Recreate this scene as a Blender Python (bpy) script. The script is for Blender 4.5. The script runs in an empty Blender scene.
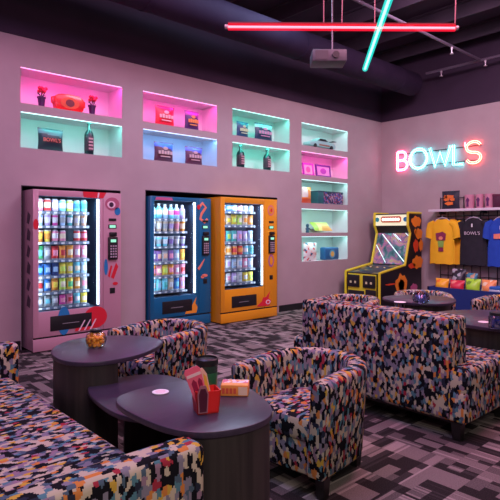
import bpy, bmesh, math, random
from mathutils import Vector, Matrix
random.seed(7)
PI = math.pi
C = bpy.context.scene.collection
# ------------------------------------------------------------ camera
f = 522.0
A = math.radians(48.16)
FX, FY = math.cos(A), math.sin(A)
RX, RY = math.sin(A), -math.cos(A)
CH = 1.38
cd = bpy.data.cameras.new('camera'); cam = bpy.data.objects.new('camera', cd); C.objects.link(cam)
cam.location = (0, 0, CH); cam.rotation_euler = (PI/2, 0, A - PI/2)
cd.sensor_width = 36; cd.lens = 36*f/500; cd.shift_y = -19.5/500; cd.clip_start = .05
S = bpy.context.scene
S.camera = cam
# ------------------------------------------------------------ light and exposure
w = bpy.data.worlds.new('world'); S.world = w; w.use_nodes = True
w.node_tree.nodes['Background'].inputs[0].default_value = (.42, .22, .36, 1)
w.node_tree.nodes['Background'].inputs[1].default_value = .17
S.view_settings.view_transform = 'Standard'; S.view_settings.look = 'None'
S.view_settings.gamma = 1; S.view_settings.exposure = 0.0
def area(name, loc, tgt, sx, sy, e, col):
    l = bpy.data.lights.new(name, 'AREA'); l.shape = 'RECTANGLE'; l.size = sx; l.size_y = sy
    l.energy = e; l.color = col
    o = bpy.data.objects.new(name, l); C.objects.link(o); o.location = loc
    o.rotation_euler = (Vector(tgt)-Vector(loc)).to_track_quat('-Z', 'Y').to_euler()
    return o
area('fill_light', (.3, -.9, 2.6), (1.6, 1.7, .3), 1.4, 1.0, 46, (1, .93, .80))  # unseen fill lamps, added out of frame to brighten and tint the room
area('fill_light', (2.4, .6, 3.6), (3.4, 2.4, .4), 1.2, .8, 30, (1, .30, .62))
area('fill_light', (2.2, 3.6, 4.5), (2.4, 4.4, 0), 2.4, 1.2, 62, (1, .36, .62))
area('fill_light', (4.6, 2.0, 4.5), (5.4, 2.6, 0), 2.2, 1.4, 100, (1, .42, .60))
area('fill_light', (.6, 2.4, 4.4), (1.0, 2.8, 0), 1.6, 1.6, 78, (.50, .42, 1))
area('fill_light', (4.4, 4.4, 4.5), (4.2, 4.9, 0), 2.0, .6, 60, (.55, .75, 1))
area('fill_light', (6.0, 2.6, 4.6), (9.2, 4.0, 1.4), 1.0, 1.0, 160, (1, .72, .95))

# ------------------------------------------------------------ helpers
def px2(px, y=None, x=None):
    t = (px-250)/f; dx, dy = FX+t*RX, FY+t*RY
    return dx*y/dy if y is not None else dy*x/dx
MC = {}
def mat(name, col, rough=.5, metal=0, emit=None, es=1, coat=0, spec=.5):
    if name in MC: return MC[name]
    m = bpy.data.materials.new(name); m.use_nodes = True
    b = m.node_tree.nodes['Principled BSDF']
    b.inputs['Base Color'].default_value = (*col, 1); b.inputs['Roughness'].default_value = rough
    b.inputs['Metallic'].default_value = metal; b.inputs['Coat Weight'].default_value = coat
    b.inputs['Specular IOR Level'].default_value = spec
    if emit:
        b.inputs['Emission Color'].default_value = (*emit, 1); b.inputs['Emission Strength'].default_value = es
    MC[name] = m; return m
def noise_mat(name, c1, c2, scale, rough=.6, bump=0, detail=4, stretch=(1, 1, 1), spec=.5):
    m = mat(name, c1, rough, spec=spec); nt = m.node_tree; N = nt.nodes; L = nt.links; b = N['Principled BSDF']
    tc = N.new('ShaderNodeTexCoord'); mp = N.new('ShaderNodeMapping'); mp.inputs['Scale'].default_value = stretch
    n = N.new('ShaderNodeTexNoise'); n.inputs['Scale'].default_value = scale; n.inputs['Detail'].default_value = detail
    r = N.new('ShaderNodeValToRGB'); r.color_ramp.elements[0].position = .35; r.color_ramp.elements[1].position = .65
    r.color_ramp.elements[0].color = (*c1, 1); r.color_ramp.elements[1].color = (*c2, 1)
    L.new(tc.outputs['Object'], mp.inputs[0]); L.new(mp.outputs[0], n.inputs[0]); L.new(n.outputs[0], r.inputs[0]); L.new(r.outputs[0], b.inputs['Base Color'])
    if bump:
        bp = N.new('ShaderNodeBump'); bp.inputs['Strength'].default_value = bump; bp.inputs['Distance'].default_value = .01
        L.new(n.outputs[0], bp.inputs['Height']); L.new(bp.outputs[0], b.inputs['Normal'])
    return m
def mth(nt, op, a, b=None):
    n = nt.nodes.new('ShaderNodeMath'); n.operation = op
    for i, v in enumerate((a, b)):
        if v is None: continue
        if isinstance(v, (int, float)): n.inputs[i].default_value = v
        else: nt.links.new(v, n.inputs[i])
    return n.outputs[0]
def comb(nt, a, b, c=0):
    n = nt.nodes.new('ShaderNodeCombineXYZ')
    for i, v in enumerate((a, b, c)):
        if isinstance(v, (int, float)): n.inputs[i].default_value = v
        else: nt.links.new(v, n.inputs[i])
    return n.outputs[0]
def cramp(nt, fac, stops, const=True):
    r = nt.nodes.new('ShaderNodeValToRGB'); cr = r.color_ramp
    if const: cr.interpolation = 'CONSTANT'
    while len(cr.elements) < len(stops): cr.elements.new(.5)
    for e, (p, c) in zip(cr.elements, stops): e.position = p; e.color = (*c, 1)
    nt.links.new(fac, r.inputs[0]); return r.outputs[0]
def wn(nt, vec):
    n = nt.nodes.new('ShaderNodeTexWhiteNoise'); n.noise_dimensions = '3D'; nt.links.new(vec, n.inputs['Vector']); return n.outputs['Value']
def fabric_mat():
    m = mat('patchwork_fabric', (.3, .3, .3), .85, spec=.2); nt = m.node_tree; L = nt.links
    uv = nt.nodes.new('ShaderNodeUVMap'); sp = nt.nodes.new('ShaderNodeSeparateXYZ'); L.new(uv.outputs[0], sp.inputs[0])
    st = .0058
    cu = mth(nt, 'FLOOR', mth(nt, 'DIVIDE', sp.outputs[0], st))
    off = wn(nt, comb(nt, cu, 3.3, 1.7))
    v1 = mth(nt, 'ADD', sp.outputs[1], mth(nt, 'MULTIPLY', off, .008))
    cv = mth(nt, 'FLOOR', mth(nt, 'DIVIDE', v1, .0058))
    vo = nt.nodes.new('ShaderNodeTexVoronoi'); vo.voronoi_dimensions = '2D'; vo.inputs['Scale'].default_value = 1; vo.inputs['Randomness'].default_value = .85
    L.new(comb(nt, mth(nt, 'MULTIPLY', cu, st/.0185), mth(nt, 'MULTIPLY', cv, .0058/.029)), vo.inputs['Vector'])
    s2 = nt.nodes.new('ShaderNodeSeparateColor'); L.new(vo.outputs['Color'], s2.inputs[0])
    col = cramp(nt, s2.outputs[0], [(0, (.008, .008, .011)), (.30, (.022, .026, .045)), (.36, (.21, .19, .24)), (.50, (.49, .42, .31)),
        (.70, (.085, .20, .245)), (.79, (.27, .17, .23)), (.85, (.07, .11, .15)), (.89, (.56, .20, .05)), (.94, (.54, .34, .05)), (.97, (.32, .03, .05))])
    b = nt.nodes['Principled BSDF']; L.new(col, b.inputs['Base Color'])
    b.inputs['Specular IOR Level'].default_value = .08
    n = nt.nodes.new('ShaderNodeTexNoise'); n.inputs['Scale'].default_value = 350; L.new(uv.outputs[0], n.inputs[0])
    bp = nt.nodes.new('ShaderNodeBump'); bp.inputs['Strength'].default_value = .25; bp.inputs['Distance'].default_value = .003
    L.new(n.outputs[0], bp.inputs['Height']); L.new(bp.outputs[0], b.inputs['Normal'])
    return m
def carpet_mat():
    m = mat('carpet_tile', (.1, .1, .1), .95, spec=.1); nt = m.node_tree; L = nt.links
    g = nt.nodes.new('ShaderNodeNewGeometry'); sp = nt.nodes.new('ShaderNodeSeparateXYZ'); L.new(g.outputs['Position'], sp.inputs[0])
    X, Y = sp.outputs[0], sp.outputs[1]
    T = .5
    tx = mth(nt, 'FLOOR', mth(nt, 'DIVIDE', X, T)); ty = mth(nt, 'FLOOR', mth(nt, 'DIVIDE', Y, T))
    flip = mth(nt, 'GREATER_THAN', wn(nt, comb(nt, tx, ty, 5)), .5)
    nf = mth(nt, 'SUBTRACT', 1, flip)
    U = mth(nt, 'ADD', mth(nt, 'MULTIPLY', X, flip), mth(nt, 'MULTIPLY', Y, nf))
    V = mth(nt, 'ADD', mth(nt, 'MULTIPLY', Y, flip), mth(nt, 'MULTIPLY', X, nf))
    tile = mth(nt, 'ADD', mth(nt, 'MULTIPLY', tx, 7.3), mth(nt, 'MULTIPLY', ty, 3.1))
    def cells(a, b, z): return wn(nt, comb(nt, mth(nt, 'FLOOR', mth(nt, 'DIVIDE', U, a)), mth(nt, 'FLOOR', mth(nt, 'DIVIDE', V, b)), mth(nt, 'ADD', tile, z)))
    n1 = cells(.0833, .0625, 0); n2 = cells(.1667, .0833, 11); n3 = cells(.5, .0167, 23); n4 = cells(.5, .0417, 31)
    blk = mth(nt, 'GREATER_THAN', n2, .64)
    small = mth(nt, 'GREATER_THAN', n1, .62)
    stripe = mth(nt, 'MULTIPLY', mth(nt, 'GREATER_THAN', n3, .45), mth(nt, 'GREATER_THAN', n4, .45))
    a = mth(nt, 'MAXIMUM', mth(nt, 'MULTIPLY', blk, .85), mth(nt, 'MULTIPLY', small, .62))
    a = mth(nt, 'MULTIPLY', a, mth(nt, 'ADD', .78, mth(nt, 'MULTIPLY', stripe, .22)))
    a = mth(nt, 'ADD', a, mth(nt, 'MULTIPLY', stripe, .16))
    nz = nt.nodes.new('ShaderNodeTexNoise'); nz.inputs['Scale'].default_value = 160; L.new(g.outputs['Position'], nz.inputs[0])
    a = mth(nt, 'ADD', mth(nt, 'MULTIPLY', a, .85), mth(nt, 'MULTIPLY', mth(nt, 'SUBTRACT', nz.outputs[0], .4), .5))
    col = cramp(nt, a, [(0, (.018, .015, .015)), (.35, (.062, .053, .053)), (.75, (.25, .205, .19)), (1, (.36, .30, .28))], False)
    b = nt.nodes['Principled BSDF']; L.new(col, b.inputs['Base Color'])
    bp = nt.nodes.new('ShaderNodeBump'); bp.inputs['Strength'].default_value = .3; bp.inputs['Distance'].default_value = .004
    L.new(nz.outputs[0], bp.inputs['Height']); L.new(bp.outputs[0], b.inputs['Normal'])
    return m
def glass_mat(name='clear_glass', tint=(.9, .95, 1), refl=.08, rough=.03):
    if name in MC: return MC[name]
    m = bpy.data.materials.new(name); m.use_nodes = True; nt = m.node_tree; nt.nodes.clear()
    o = nt.nodes.new('ShaderNodeOutputMaterial'); mx = nt.nodes.new('ShaderNodeMixShader'); t = nt.nodes.new('ShaderNodeBsdfTransparent')
    g = nt.nodes.new('ShaderNodeBsdfGlossy'); t.inputs[0].default_value = (*tint, 1); g.inputs['Roughness'].default_value = rough
    lw = nt.nodes.new('ShaderNodeLayerWeight'); lw.inputs[0].default_value = .25
    a = mth(nt, 'ADD', mth(nt, 'MULTIPLY', lw.outputs['Fresnel'], .8), refl*.2)
    nt.links.new(a, mx.inputs[0]); nt.links.new(t.outputs[0], mx.inputs[1]); nt.links.new(g.outputs[0], mx.inputs[2]); nt.links.new(mx.outputs[0], o.inputs[0])
    MC[name] = m; return m

def boxuv(bm):
    uv = bm.loops.layers.uv.get('UVMap')
    if uv: return
    uv = bm.loops.layers.uv.new('UVMap'); bm.normal_update()
    for fc in bm.faces:
        n = fc.normal; a = max(range(3), key=lambda i: abs(n[i]))
        for l in fc.loops:
            c = l.vert.co
            l[uv].uv = (c.y, c.z) if a == 0 else (c.x, c.z) if a == 1 else (c.y+.37, c.x+.11)
def obj(name, bm, m, parent=None, smooth=True, loc=None, rot=None):
    boxuv(bm)
    me = bpy.data.meshes.new(name); bm.normal_update(); bm.to_mesh(me); bm.free()
    for k in (m if isinstance(m, (list, tuple)) else [m]): me.materials.append(k)
    if smooth:
        for p in me.polygons: p.use_smooth = True
        try: me.set_sharp_from_angle(angle=math.radians(40))
        except Exception: pass
    o = bpy.data.objects.new(name, me); C.objects.link(o)
    if parent: o.parent = parent
    if loc: o.location = loc
    if rot: o.rotation_euler = rot
    return o
def tag(o, label, cat, group=None, kind=None):
    o['label'] = label; o['category'] = cat
    if group: o['group'] = group
    if kind: o['kind'] = kind
    return o
def thing(name, label, cat, loc=(0, 0, 0), rotz=0, group=None):
    o = bpy.data.objects.new(name, None); C.objects.link(o); o.location = loc; o.rotation_euler = (0, 0, rotz)
    o.empty_display_size = .1
    return tag(o, label, cat, group)
def struct(name, bm, m, smooth=False):
    o = obj(name, bm, m, smooth=smooth); o['kind'] = 'structure'; return o
def kids(o): return [c for c in bpy.data.objects if c.parent == o]
def dup(o, loc, rotz, label, group=None):
    def cp(s, p):
        c = s.copy(); C.objects.link(c)
        if p: c.parent = p
        for k in kids(s):
            if k is not c: cp(k, c)
        return c
    r = cp(o, None); r.location = loc; r.rotation_euler = (0, 0, rotz); r['label'] = label
    if group: r['group'] = group
    return r
def nb(): return bmesh.new()
def box(bm, x0, x1, y0, y1, z0, z1, bev=0, seg=2, mi=0, M=None):
    vs = [bm.verts.new((x, y, z)) for x in (x0, x1) for y in (y0, y1) for z in (z0, z1)]
    fs = [bm.faces.new([vs[i] for i in q]) for q in ((0, 1, 3, 2), (4, 6, 7, 5), (0, 4, 5, 1), (2, 3, 7, 6), (0, 2, 6, 4), (1, 5, 7, 3))]
    for q in fs: q.material_index = mi
    if bev:
        es = list({e for q in fs for e in q.edges})
        r = bmesh.ops.bevel(bm, geom=es, offset=bev, segments=seg, affect='EDGES', profile=.5)
        for q in r['faces']: q.material_index = mi
        if M is not None:
            vs = list({v for q in r['faces'] for v in q.verts} | {v for v in vs if v.is_valid})
    if M is not None:
        for v in vs: v.co = M @ v.co
    return bm
def bx(*a, **k): return box(nb(), *a, **k)
def tube(bm, pts, r, n=8, cap=True, mi=0):
    pts = [Vector(p) for p in pts]; rings = []; prev = None
    for i, p in enumerate(pts):
        d = (pts[min(i+1, len(pts)-1)]-pts[max(i-1, 0)]).normalized()
        if prev is None:
            u = d.orthogonal().normalized()
        else:
            u = (prev-d*prev.dot(d)).normalized()
        prev = u; v = d.cross(u); rr = r[i] if isinstance(r, (list, tuple)) else r
        rings.append([bm.verts.new(p+(u*math.cos(2*PI*k/n)+v*math.sin(2*PI*k/n))*rr) for k in range(n)])
    for a, b in zip(rings, rings[1:]):
        for k in range(n): bm.faces.new((a[k], a[(k+1) % n], b[(k+1) % n], b[k])).material_index = mi
    if cap: bm.faces.new(rings[0][::-1]).material_index = mi; bm.faces.new(rings[-1]).material_index = mi
    return bm
def lathe(bm, prof, n=20, cx=0, cy=0, mi=0, bands=None, sx=1, sy=1):
    rings = [[bm.verts.new((cx+r*sx*math.cos(2*PI*k/n), cy+r*sy*math.sin(2*PI*k/n), z)) for k in range(n)] for r, z in prof]
    for i, (a, b) in enumerate(zip(rings, rings[1:])):
        for k in range(n):
            bm.faces.new((a[k], a[(k+1) % n], b[(k+1) % n], b[k])).material_index = bands[i] if bands else mi
    bm.faces.new(rings[0][::-1]).material_index = bands[0] if bands else mi
    bm.faces.new(rings[-1]).material_index = bands[-1] if bands else mi
    return bm
def prism(bm, pts, z0, z1, M=None, bev=0, mi=0):
    """outline in xy extruded in z"""
    lo = [bm.verts.new((x, y, z0)) for x, y in pts]; hi = [bm.verts.new((x, y, z1)) for x, y in pts]; n = len(pts)
    fs = [bm.faces.new(lo[::-1]), bm.faces.new(hi)]
    for i in range(n): fs.append(bm.faces.new((lo[i], lo[(i+1) % n], hi[(i+1) % n], hi[i])))
    for q in fs: q.material_index = mi
    bmesh.ops.recalc_face_normals(bm, faces=fs)
    vs = lo+hi
    if bev:
        es = list(set(fs[0].edges) | set(fs[1].edges))
        r = bmesh.ops.bevel(bm, geom=es, offset=bev, segments=2, affect='EDGES', profile=.5)
        vs = [v for v in bm.verts] if M is not None else vs
    if M is not None:
        for v in vs: v.co = M @ v.co
    return bm
def spline(pts, n=8):
    out = []; m = len(pts)
    for i in range(m):
        p0, p1, p2, p3 = [Vector(pts[(i+k-1) % m]) for k in range(4)]
        for j in range(n):
            t = j/n
            q = .5*((2*p1)+(p2-p0)*t+(2*p0-5*p1+4*p2-p3)*t*t+(3*p1-p0-3*p2+p3)*t**3); out.append((q.x, q.y))
    return out
def ell(cx, cy, rx, ry, n=24, a0=0, a1=2*PI):
    return [(cx+rx*math.cos(a0+(a1-a0)*k/n), cy+ry*math.sin(a0+(a1-a0)*k/n)) for k in range(n)]
# frames: XZ outline facing -Y (wall side), YZ outline facing -X
MXZ = lambda x, y, z: Matrix(((1, 0, 0, x), (0, 0, -1, y), (0, 1, 0, z), (0, 0, 0, 1)))       # local (u,v,t): u->x v->z t-> -y
MYZ = lambda x, y, z: Matrix(((0, 0, -1, x), (-1, 0, 0, y), (0, 1, 0, z), (0, 0, 0, 1)))      # u-> -y v->z t-> -x
def text_bm(s, size, M, depth=.002, bm=None):
    cu = bpy.data.curves.new('t', 'FONT'); cu.body = s; cu.size = size; cu.extrude = depth; cu.align_x = 'CENTER'; cu.align_y = 'CENTER'; cu.resolution_u = 3
    o = bpy.data.objects.new('t', cu); C.objects.link(o)
    dg = bpy.context.evaluated_depsgraph_get(); me = bpy.data.meshes.new_from_object(o.evaluated_get(dg))
    bm = bm or nb(); b2 = nb(); b2.from_mesh(me)
    for v in b2.verts: v.co = M @ v.co
    b2.to_mesh(me); b2.free(); bm.from_mesh(me)
    bpy.data.objects.remove(o); bpy.data.curves.remove(cu); bpy.data.meshes.remove(me)
    return bm
def pillow(bm, w, h, d, n=10, M=None, mi=0, mf=None, lean=0):
    """snack bag, standing on z=0, w along x, thickness along y; pinched crimped ends"""
    nv = n+4
    def side(s):
        g = []
        for j in range(nv+1):
            v = j/nv; row = []
            for i in range(n+1):
                u = i/n
                bu = max(0, math.sin(PI*u))**.55; bv = max(0, math.sin(PI*min(1, max(0, (v-.04)/.92))))**.6
                x = (u-.5)*w*(1-.06*math.sin(PI*v)); z = v*h
                y = s*d/2*bu*bv + s*.002
                if v > .93 or v < .04: x += 0; y += .002*math.sin(i*2.5)
                row.append(bm.verts.new((x, y+lean*z, z)))
            g.append(row)
        for j in range(nv):
            for i in range(n):
                q = (g[j][i], g[j][i+1], g[j+1][i+1], g[j+1][i]); q = q if s < 0 else q[::-1]
                fc = bm.faces.new(q); fc.material_index = mf(i/n, j/nv) if (mf and s < 0) else mi
        return g
    a = side(-1); b = side(1)
    ring = lambda g: [g[0][i] for i in range(n+1)]+[g[j][n] for j in range(1, nv+1)]+[g[nv][i] for i in range(n-1, -1, -1)]+[g[j][0] for j in range(nv-1, 0, -1)]
    ra, rb = ring(a), ring(b)
    for k in range(len(ra)):
        k2 = (k+1) % len(ra); bm.faces.new((ra[k2], ra[k], rb[k], rb[k2])).material_index = mi
    if M is not None:
        for v in bm.verts: v.co = M @ v.co
    return bm

# ------------------------------------------------------------ materials
FAB = fabric_mat(); CAR = carpet_mat()
WALL = noise_mat('wall_paint', (.42, .315, .33), (.45, .34, .355), 3, .75, .05)
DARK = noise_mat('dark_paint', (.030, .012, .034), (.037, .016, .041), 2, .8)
BLK = mat('black_plastic', (.012, .012, .014), .4)
BLKM = mat('black_metal', (.015, .015, .018), .35, .6)
LEGM = mat('black_wood_leg', (.010, .009, .009), .35)
TOPM = noise_mat('espresso_laminate', (.036, .025, .048), (.048, .033, .060), 14, .33, stretch=(1, 6, 1))
BASM = noise_mat('dark_wood_panel', (.020, .015, .014), (.042, .031, .029), 30, .5, stretch=(1, 1, .04))
WHT = mat('white_plastic', (.8, .8, .8), .4)
NICHE = noise_mat('niche_paint', (.62, .62, .62), (.66, .66, .66), 3, .7)

# ------------------------------------------------------------ structure
WY, BXW, ZT, ZC = 6.25, 9.26, 3.62, 4.9
struct('floor', bx(-1.5, BXW+.3, -2, WY+.7, -.1, 0), CAR)
NI = [('pink', 2.044, 3.332, 2.855, 3.27), ('cyan', 2.044, 3.332, 2.342, 2.755),
      ('pink', 3.646, 4.922, 2.863, 3.28), ('blue', 3.646, 4.922, 2.352, 2.765),
      ('teal', 5.229, 6.51, 2.875, 3.29), ('teal', 5.229, 6.51, 2.385, 2.765),
      ('cyan', 6.817, 8.122, 2.895, 3.29), ('pink', 6.817, 8.122, 2.374, 2.785), ('cyan', 6.817, 8.122, 1.872, 2.288),
      ('cyan', 6.817, 8.122, 1.341, 1.768), ('cyan', 6.817, 8.122, .83, 1.274)]
REC = [(2.06, 3.30, 0, 1.895), (3.69, 6.20, 0, 1.925)]
holes = [(a, b, c, d) for _, a, b, c, d in NI]+REC
def wall_bm():
    bm = nb()
    xs = sorted({-1.5, BXW+.3}|{h[0] for h in holes}|{h[1] for h in holes}); zs = sorted({0, ZT}|{h[2] for h in holes}|{h[3] for h in holes})
    V = {}
    def v(x, z):
        if (x, z) not in V: V[(x, z)] = bm.verts.new((x, WY, z))
        return V[(x, z)]
    for x0, x1 in zip(xs, xs[1:]):
        for z0, z1 in zip(zs, zs[1:]):
            cx, cz = (x0+x1)/2, (z0+z1)/2
            if any(h[0] < cx < h[1] and h[2] < cz < h[3] for h in holes): continue
            bm.faces.new((v(x0, z0), v(x1, z0), v(x1, z1), v(x0, z1)))
    return bm
bm = wall_bm()
ND = .38
def recess(bm, x0, x1, z0, z1, d, mi):
    y0, y1 = WY, WY+d
    p = lambda x, y, z: bm.verts.new((x, y, z))
    for q in (((x0, y0, z0), (x1, y0, z0), (x1, y1, z0), (x0, y1, z0)), ((x0, y0, z1), (x0, y1, z1), (x1, y1, z1), (x1, y0, z1)),
              ((x0, y0, z0), (x0, y1, z0), (x0, y1, z1), (x0, y0, z1)), ((x1, y0, z0), (x1, y0, z1), (x1, y1, z1), (x1, y1, z0)),
              ((x0, y1, z0), (x1, y1, z0), (x1, y1, z1), (x0, y1, z1))):
        bm.faces.new([p(*c) for c in q]).material_index = mi
for h in NI: recess(bm, h[1], h[2], h[3], h[4], ND, 1)
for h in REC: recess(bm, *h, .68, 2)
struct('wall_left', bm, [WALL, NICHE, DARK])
struct('wall_left_upper', bx(-1.5, BXW+.3, WY-.012, WY+.2, ZT, ZC), DARK)
struct('wall_back', bx(BXW, BXW+.2, -1, WY+.7, 0, ZT), WALL)
struct('wall_back_upper', bx(BXW-.012, BXW+.2, -1, WY+.2, ZT, ZC), DARK)
struct('ceiling', bx(-1.5, BXW+.3, -1, WY+.7, ZC, ZC+.1), DARK)
bm = nb()
for a, b in ((-1.5, 2.04), (3.35, 3.67), (6.25, BXW)): box(bm, a, b, WY-.015, WY, 0, .11)
struct('baseboard_left', bm, BLK)
struct('baseboard_back', bx(BXW-.015, BXW, -1, WY-.02, 0, .11), BLK)
bm = nb()
for a, b, c, d in REC:
    box(bm, a-.008, a, WY-.004, WY+.02, 0, d+.008); box(bm, b, b+.008, WY-.004, WY+.02, 0, d+.008); box(bm, a, b, WY-.004, WY+.02, d, d+.008)
struct('trim_1', bm, BLK)
# niche led strips
LC = {'pink': ((1, .035, .45), (1, .30, .75)), 'cyan': ((.16, .92, .80), (.45, 1, .97)), 'blue': ((.12, .42, 1), (.4, .65, 1)), 'teal': ((.04, .90, .68), (.35, 1, .88))}
NPOS = ['upper niche above the pink vending machine', 'lower niche above the pink vending machine', 'upper niche above the blue vending machine',
        'lower niche above the blue vending machine', 'upper niche above the orange vending machine', 'lower niche above the orange vending machine',
        'topmost niche of the tall five-niche column', 'second niche from the top of the five-niche column', 'middle niche of the five-niche column',
        'fourth niche down of the five-niche column', 'bottom niche of the five-niche column']
for i, (c, x0, x1, z0, z1) in enumerate(NI):
    lc, ec = LC[c]
    m = mat('led_'+c, (1, 1, 1), .5, emit=ec, es=1.5)
    o = obj('led_strip', bx(x0+.005, x1-.005, WY+.003, WY+.011, z1-.009, z1-.002), m)
    tag(o, {'pink': 'pink', 'cyan': 'pale cyan', 'blue': 'blue', 'teal': 'teal green'}[c]+' light strip in the '+NPOS[i], 'light strip', 'led strips of the wall niches')
    l = area('niche_light', ((x0+x1)/2, WY+.010, z1-.011), ((x0+x1)/2, WY+.15, z0), x1-x0-.06, .004, {'pink': 6.5, 'cyan': 3.7, 'blue': 5.5, 'teal': 3.8}[c]*(.8 if i > 5 else 1), (.36, .95, .88) if i > 5 and c == 'cyan' else lc)
# ------------------------------------------------------------ ceiling works
DUCT = noise_mat('duct_paint', (.020, .010, .028), (.026, .014, .034), 4, .8, spec=.15)
t = thing('ventilation_duct', 'long round dark purple ventilation duct running beside the upper wall', 'duct')
obj('duct_pipe', tube(nb(), [(-1.4, 5.3, 4.14), (8.85, 5.3, 4.14)], .215, 28), DUCT, t)
for x in (.5, 3.1, 5.7, 8.3): obj('seam_band', tube(nb(), [(x, 5.3, 4.14), (x+.04, 5.3, 4.14)], .222, 28), DUCT, t)
JM = noise_mat('joist_paint', (.035, .022, .038), (.05, .03, .05), 3, .6)
for i in range(9):
    x = .8+i*1.0
    tag(obj('ceiling_joist', box(bx(x-.05, x+.05, -1, WY-.05, ZC-.03, ZC), x-.012, x+.012, -1, WY-.05, ZC-.24, ZC-.03), JM), 'dark steel joist running across the dark ceiling deck', 'joist', 'parallel dark ceiling joists')
PNL = noise_mat('acoustic_panel', (.10, .07, .11), (.12, .085, .13), 20, .8)
for (x0, x1, y0, y1, z, lb) in ((4.4, 5.9, 3.25, 4.05, 4.45, 'dark purple flat ceiling panel hanging above the crossing of the two neon tubes'),
                                (6.3, 8.4, 1.8, 3.0, 4.5, 'dark purple flat ceiling panel hanging near the top right corner')):
    t = thing('ceiling_panel', lb, 'ceiling panel', (0, 0, 0))
    obj('panel_board', bx(x0, x1, y0, y1, z, z+.04, bev=.005), PNL, t)
    b2 = nb()
    for k in range(1, 4): box(b2, x0+(x1-x0)*k/4-.012, x0+(x1-x0)*k/4+.012, y0, y1, z-.012, z)
    box(b2, x0, x1, (y0+y1)/2-.012, (y0+y1)/2+.012, z-.013, z-.001)
    obj('grid_bar', b2, BLKM, t)
    for cx, cy in ((x0+.1, y0+.1), (x1-.1, y0+.1), (x0+.1, y1-.1), (x1-.1, y1-.1)): obj('hanger_wire', tube(nb(), [(cx, cy, z+.03), (cx, cy, ZC)], .004, 6), BLKM, t)
PIPE = mat('pipe_metal', (.16, .12, .17), .4, .3)
def sprinkler(x, y, z, parent):
    b = lathe(nb(), [(.012, z-.10), (.03, z-.10), (.03, z-.09), (.010, z-.085), (.012, z-.03), (.02, z-.025), (.02, z)], 10, x, y); return obj('sprinkler_head', b, mat('brass_white', (.6, .5, .55), .35, .5), parent)
t = thing('ceiling_pipe', 'thin grey sprinkler pipe crossing the ceiling towards the back wall', 'pipe')
obj('pipe', tube(nb(), [(4.8, 4.03, 4.3), (8.88, 4.03, 4.3)], .022, 10), PIPE, t); sprinkler(7.9, 4.03, 4.28, t)
t = thing('ceiling_pipe', 'thin grey sprinkler pipe running along the top of the back wall', 'pipe')
obj('pipe', tube(nb(), [(8.92, 2.0, 4.3), (8.92, 5.05, 4.3)], .022, 10), PIPE, t); sprinkler(8.92, 4.75, 4.28, t); sprinkler(8.92, 3.95, 4.28, t)
# neon tubes
def P(px, s, z):
    t = (px-250)/f; return Vector(((FX+t*RX)*s, (FY+t*RY)*s, z))
def neon(name, a, b, col, es, lb, lcol, power, wires):
    t = thing(name, lb, 'neon light'); d = (b-a).normalized()
    sm = bpy.data.materials.new('sleeve_'+name); sm.use_nodes = True; n_ = sm.node_tree.nodes; n_.clear()
    o_ = n_.new('ShaderNodeOutputMaterial'); mx = n_.new('ShaderNodeMixShader'); tr = n_.new('ShaderNodeBsdfTransparent'); em = n_.new('ShaderNodeEmission')
    em.inputs[0].default_value = (*lcol, 1); em.inputs[1].default_value = 1.3; mx.inputs[0].default_value = .5
    for p_, q_ in ((tr.outputs[0], mx.inputs[1]), (em.outputs[0], mx.inputs[2]), (mx.outputs[0], o_.inputs[0])): sm.node_tree.links.new(p_, q_)
    obj('diffuser_sleeve', tube(nb(), [a, b], .032, 14), sm, t)  # half-clear glowing shell added to draw the halo around the tube
    obj('tube', tube(nb(), [a, b], .011, 12), mat('glow_'+name, (1, 1, 1), .5, emit=col, es=es), t)
    n = d.cross(Vector((0, 0, 1)))
    hb = nb(); M = Matrix.Translation(a) @ d.to_track_quat('X', 'Z').to_matrix().to_4x4(); L = (b-a).length
    box(hb, 0, L, -.012, .012, .027, .042, M=M)
    obj('housing', hb, mat('housing_'+name, tuple(.2*v for v in lcol), .5), t)
    for e, s in ((a, -1), (b, 1)): obj('end_cap', tube(nb(), [e, e+d*s*.03], .02, 10), mat('cap_grey', (.5, .4, .4), .4), t)
    for k, c in wires:
        p = a+(b-a)*k+Vector((0, 0, .04))
        obj('hanging_wire', tube(nb(), [p, p+Vector((.02*c, 0, .25)), p+Vector((.10*c, .05*c, .6)), p+Vector((.08*c, .1*c, ZC-3.34))], .006, 6), mat('wire_red', (.35, .12, .15), .5), t)
    return t
ra, rb = P(228, 4.92, 3.3), P(455, 4.95, 3.3)
neon('red_neon_tube', ra, rb, (1, .16, .20), 6, 'long horizontal red neon tube hanging from the ceiling', (1, .01, .04), 0, ((.42, 0), (.5, .4), (1, .8)))
ca, cb = P(365, 6.1, 3.27), P(404, 3.6, 3.27)
neon('cyan_neon_tube', ca, cb, (.35, 1, .92), 4, 'slanted cyan neon tube crossing the red neon tube', (.02, .75, .65), 0, ((.35, .3),))
# ceiling projector box
pc = P(328, 6.2, 3.42)
t = thing('ceiling_projector', 'small grey box projector hanging on a rod below the duct', 'projector', pc, A-PI/2)
obj('housing', bx(-.20, .20, -.14, .14, -.07, .07, bev=.012), mat('projector_grey', (.07, .055, .075), .5), t)
obj('lens', tube(nb(), [(.07, -.13, 0), (.07, -.165, 0)], .04, 16), BLK, t)
obj('vent_panel', bx(-.17, -.02, -.147, -.138, -.05, .05), mat('vent_dark', (.05, .04, .05), .5), t)
obj('ceiling_rod', tube(nb(), [(.05, 0, .06), (.05, 0, ZC-pc.z)], .010, 8), mat('rod_grey', (.15, .12, .15), .4, .5), t)

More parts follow.
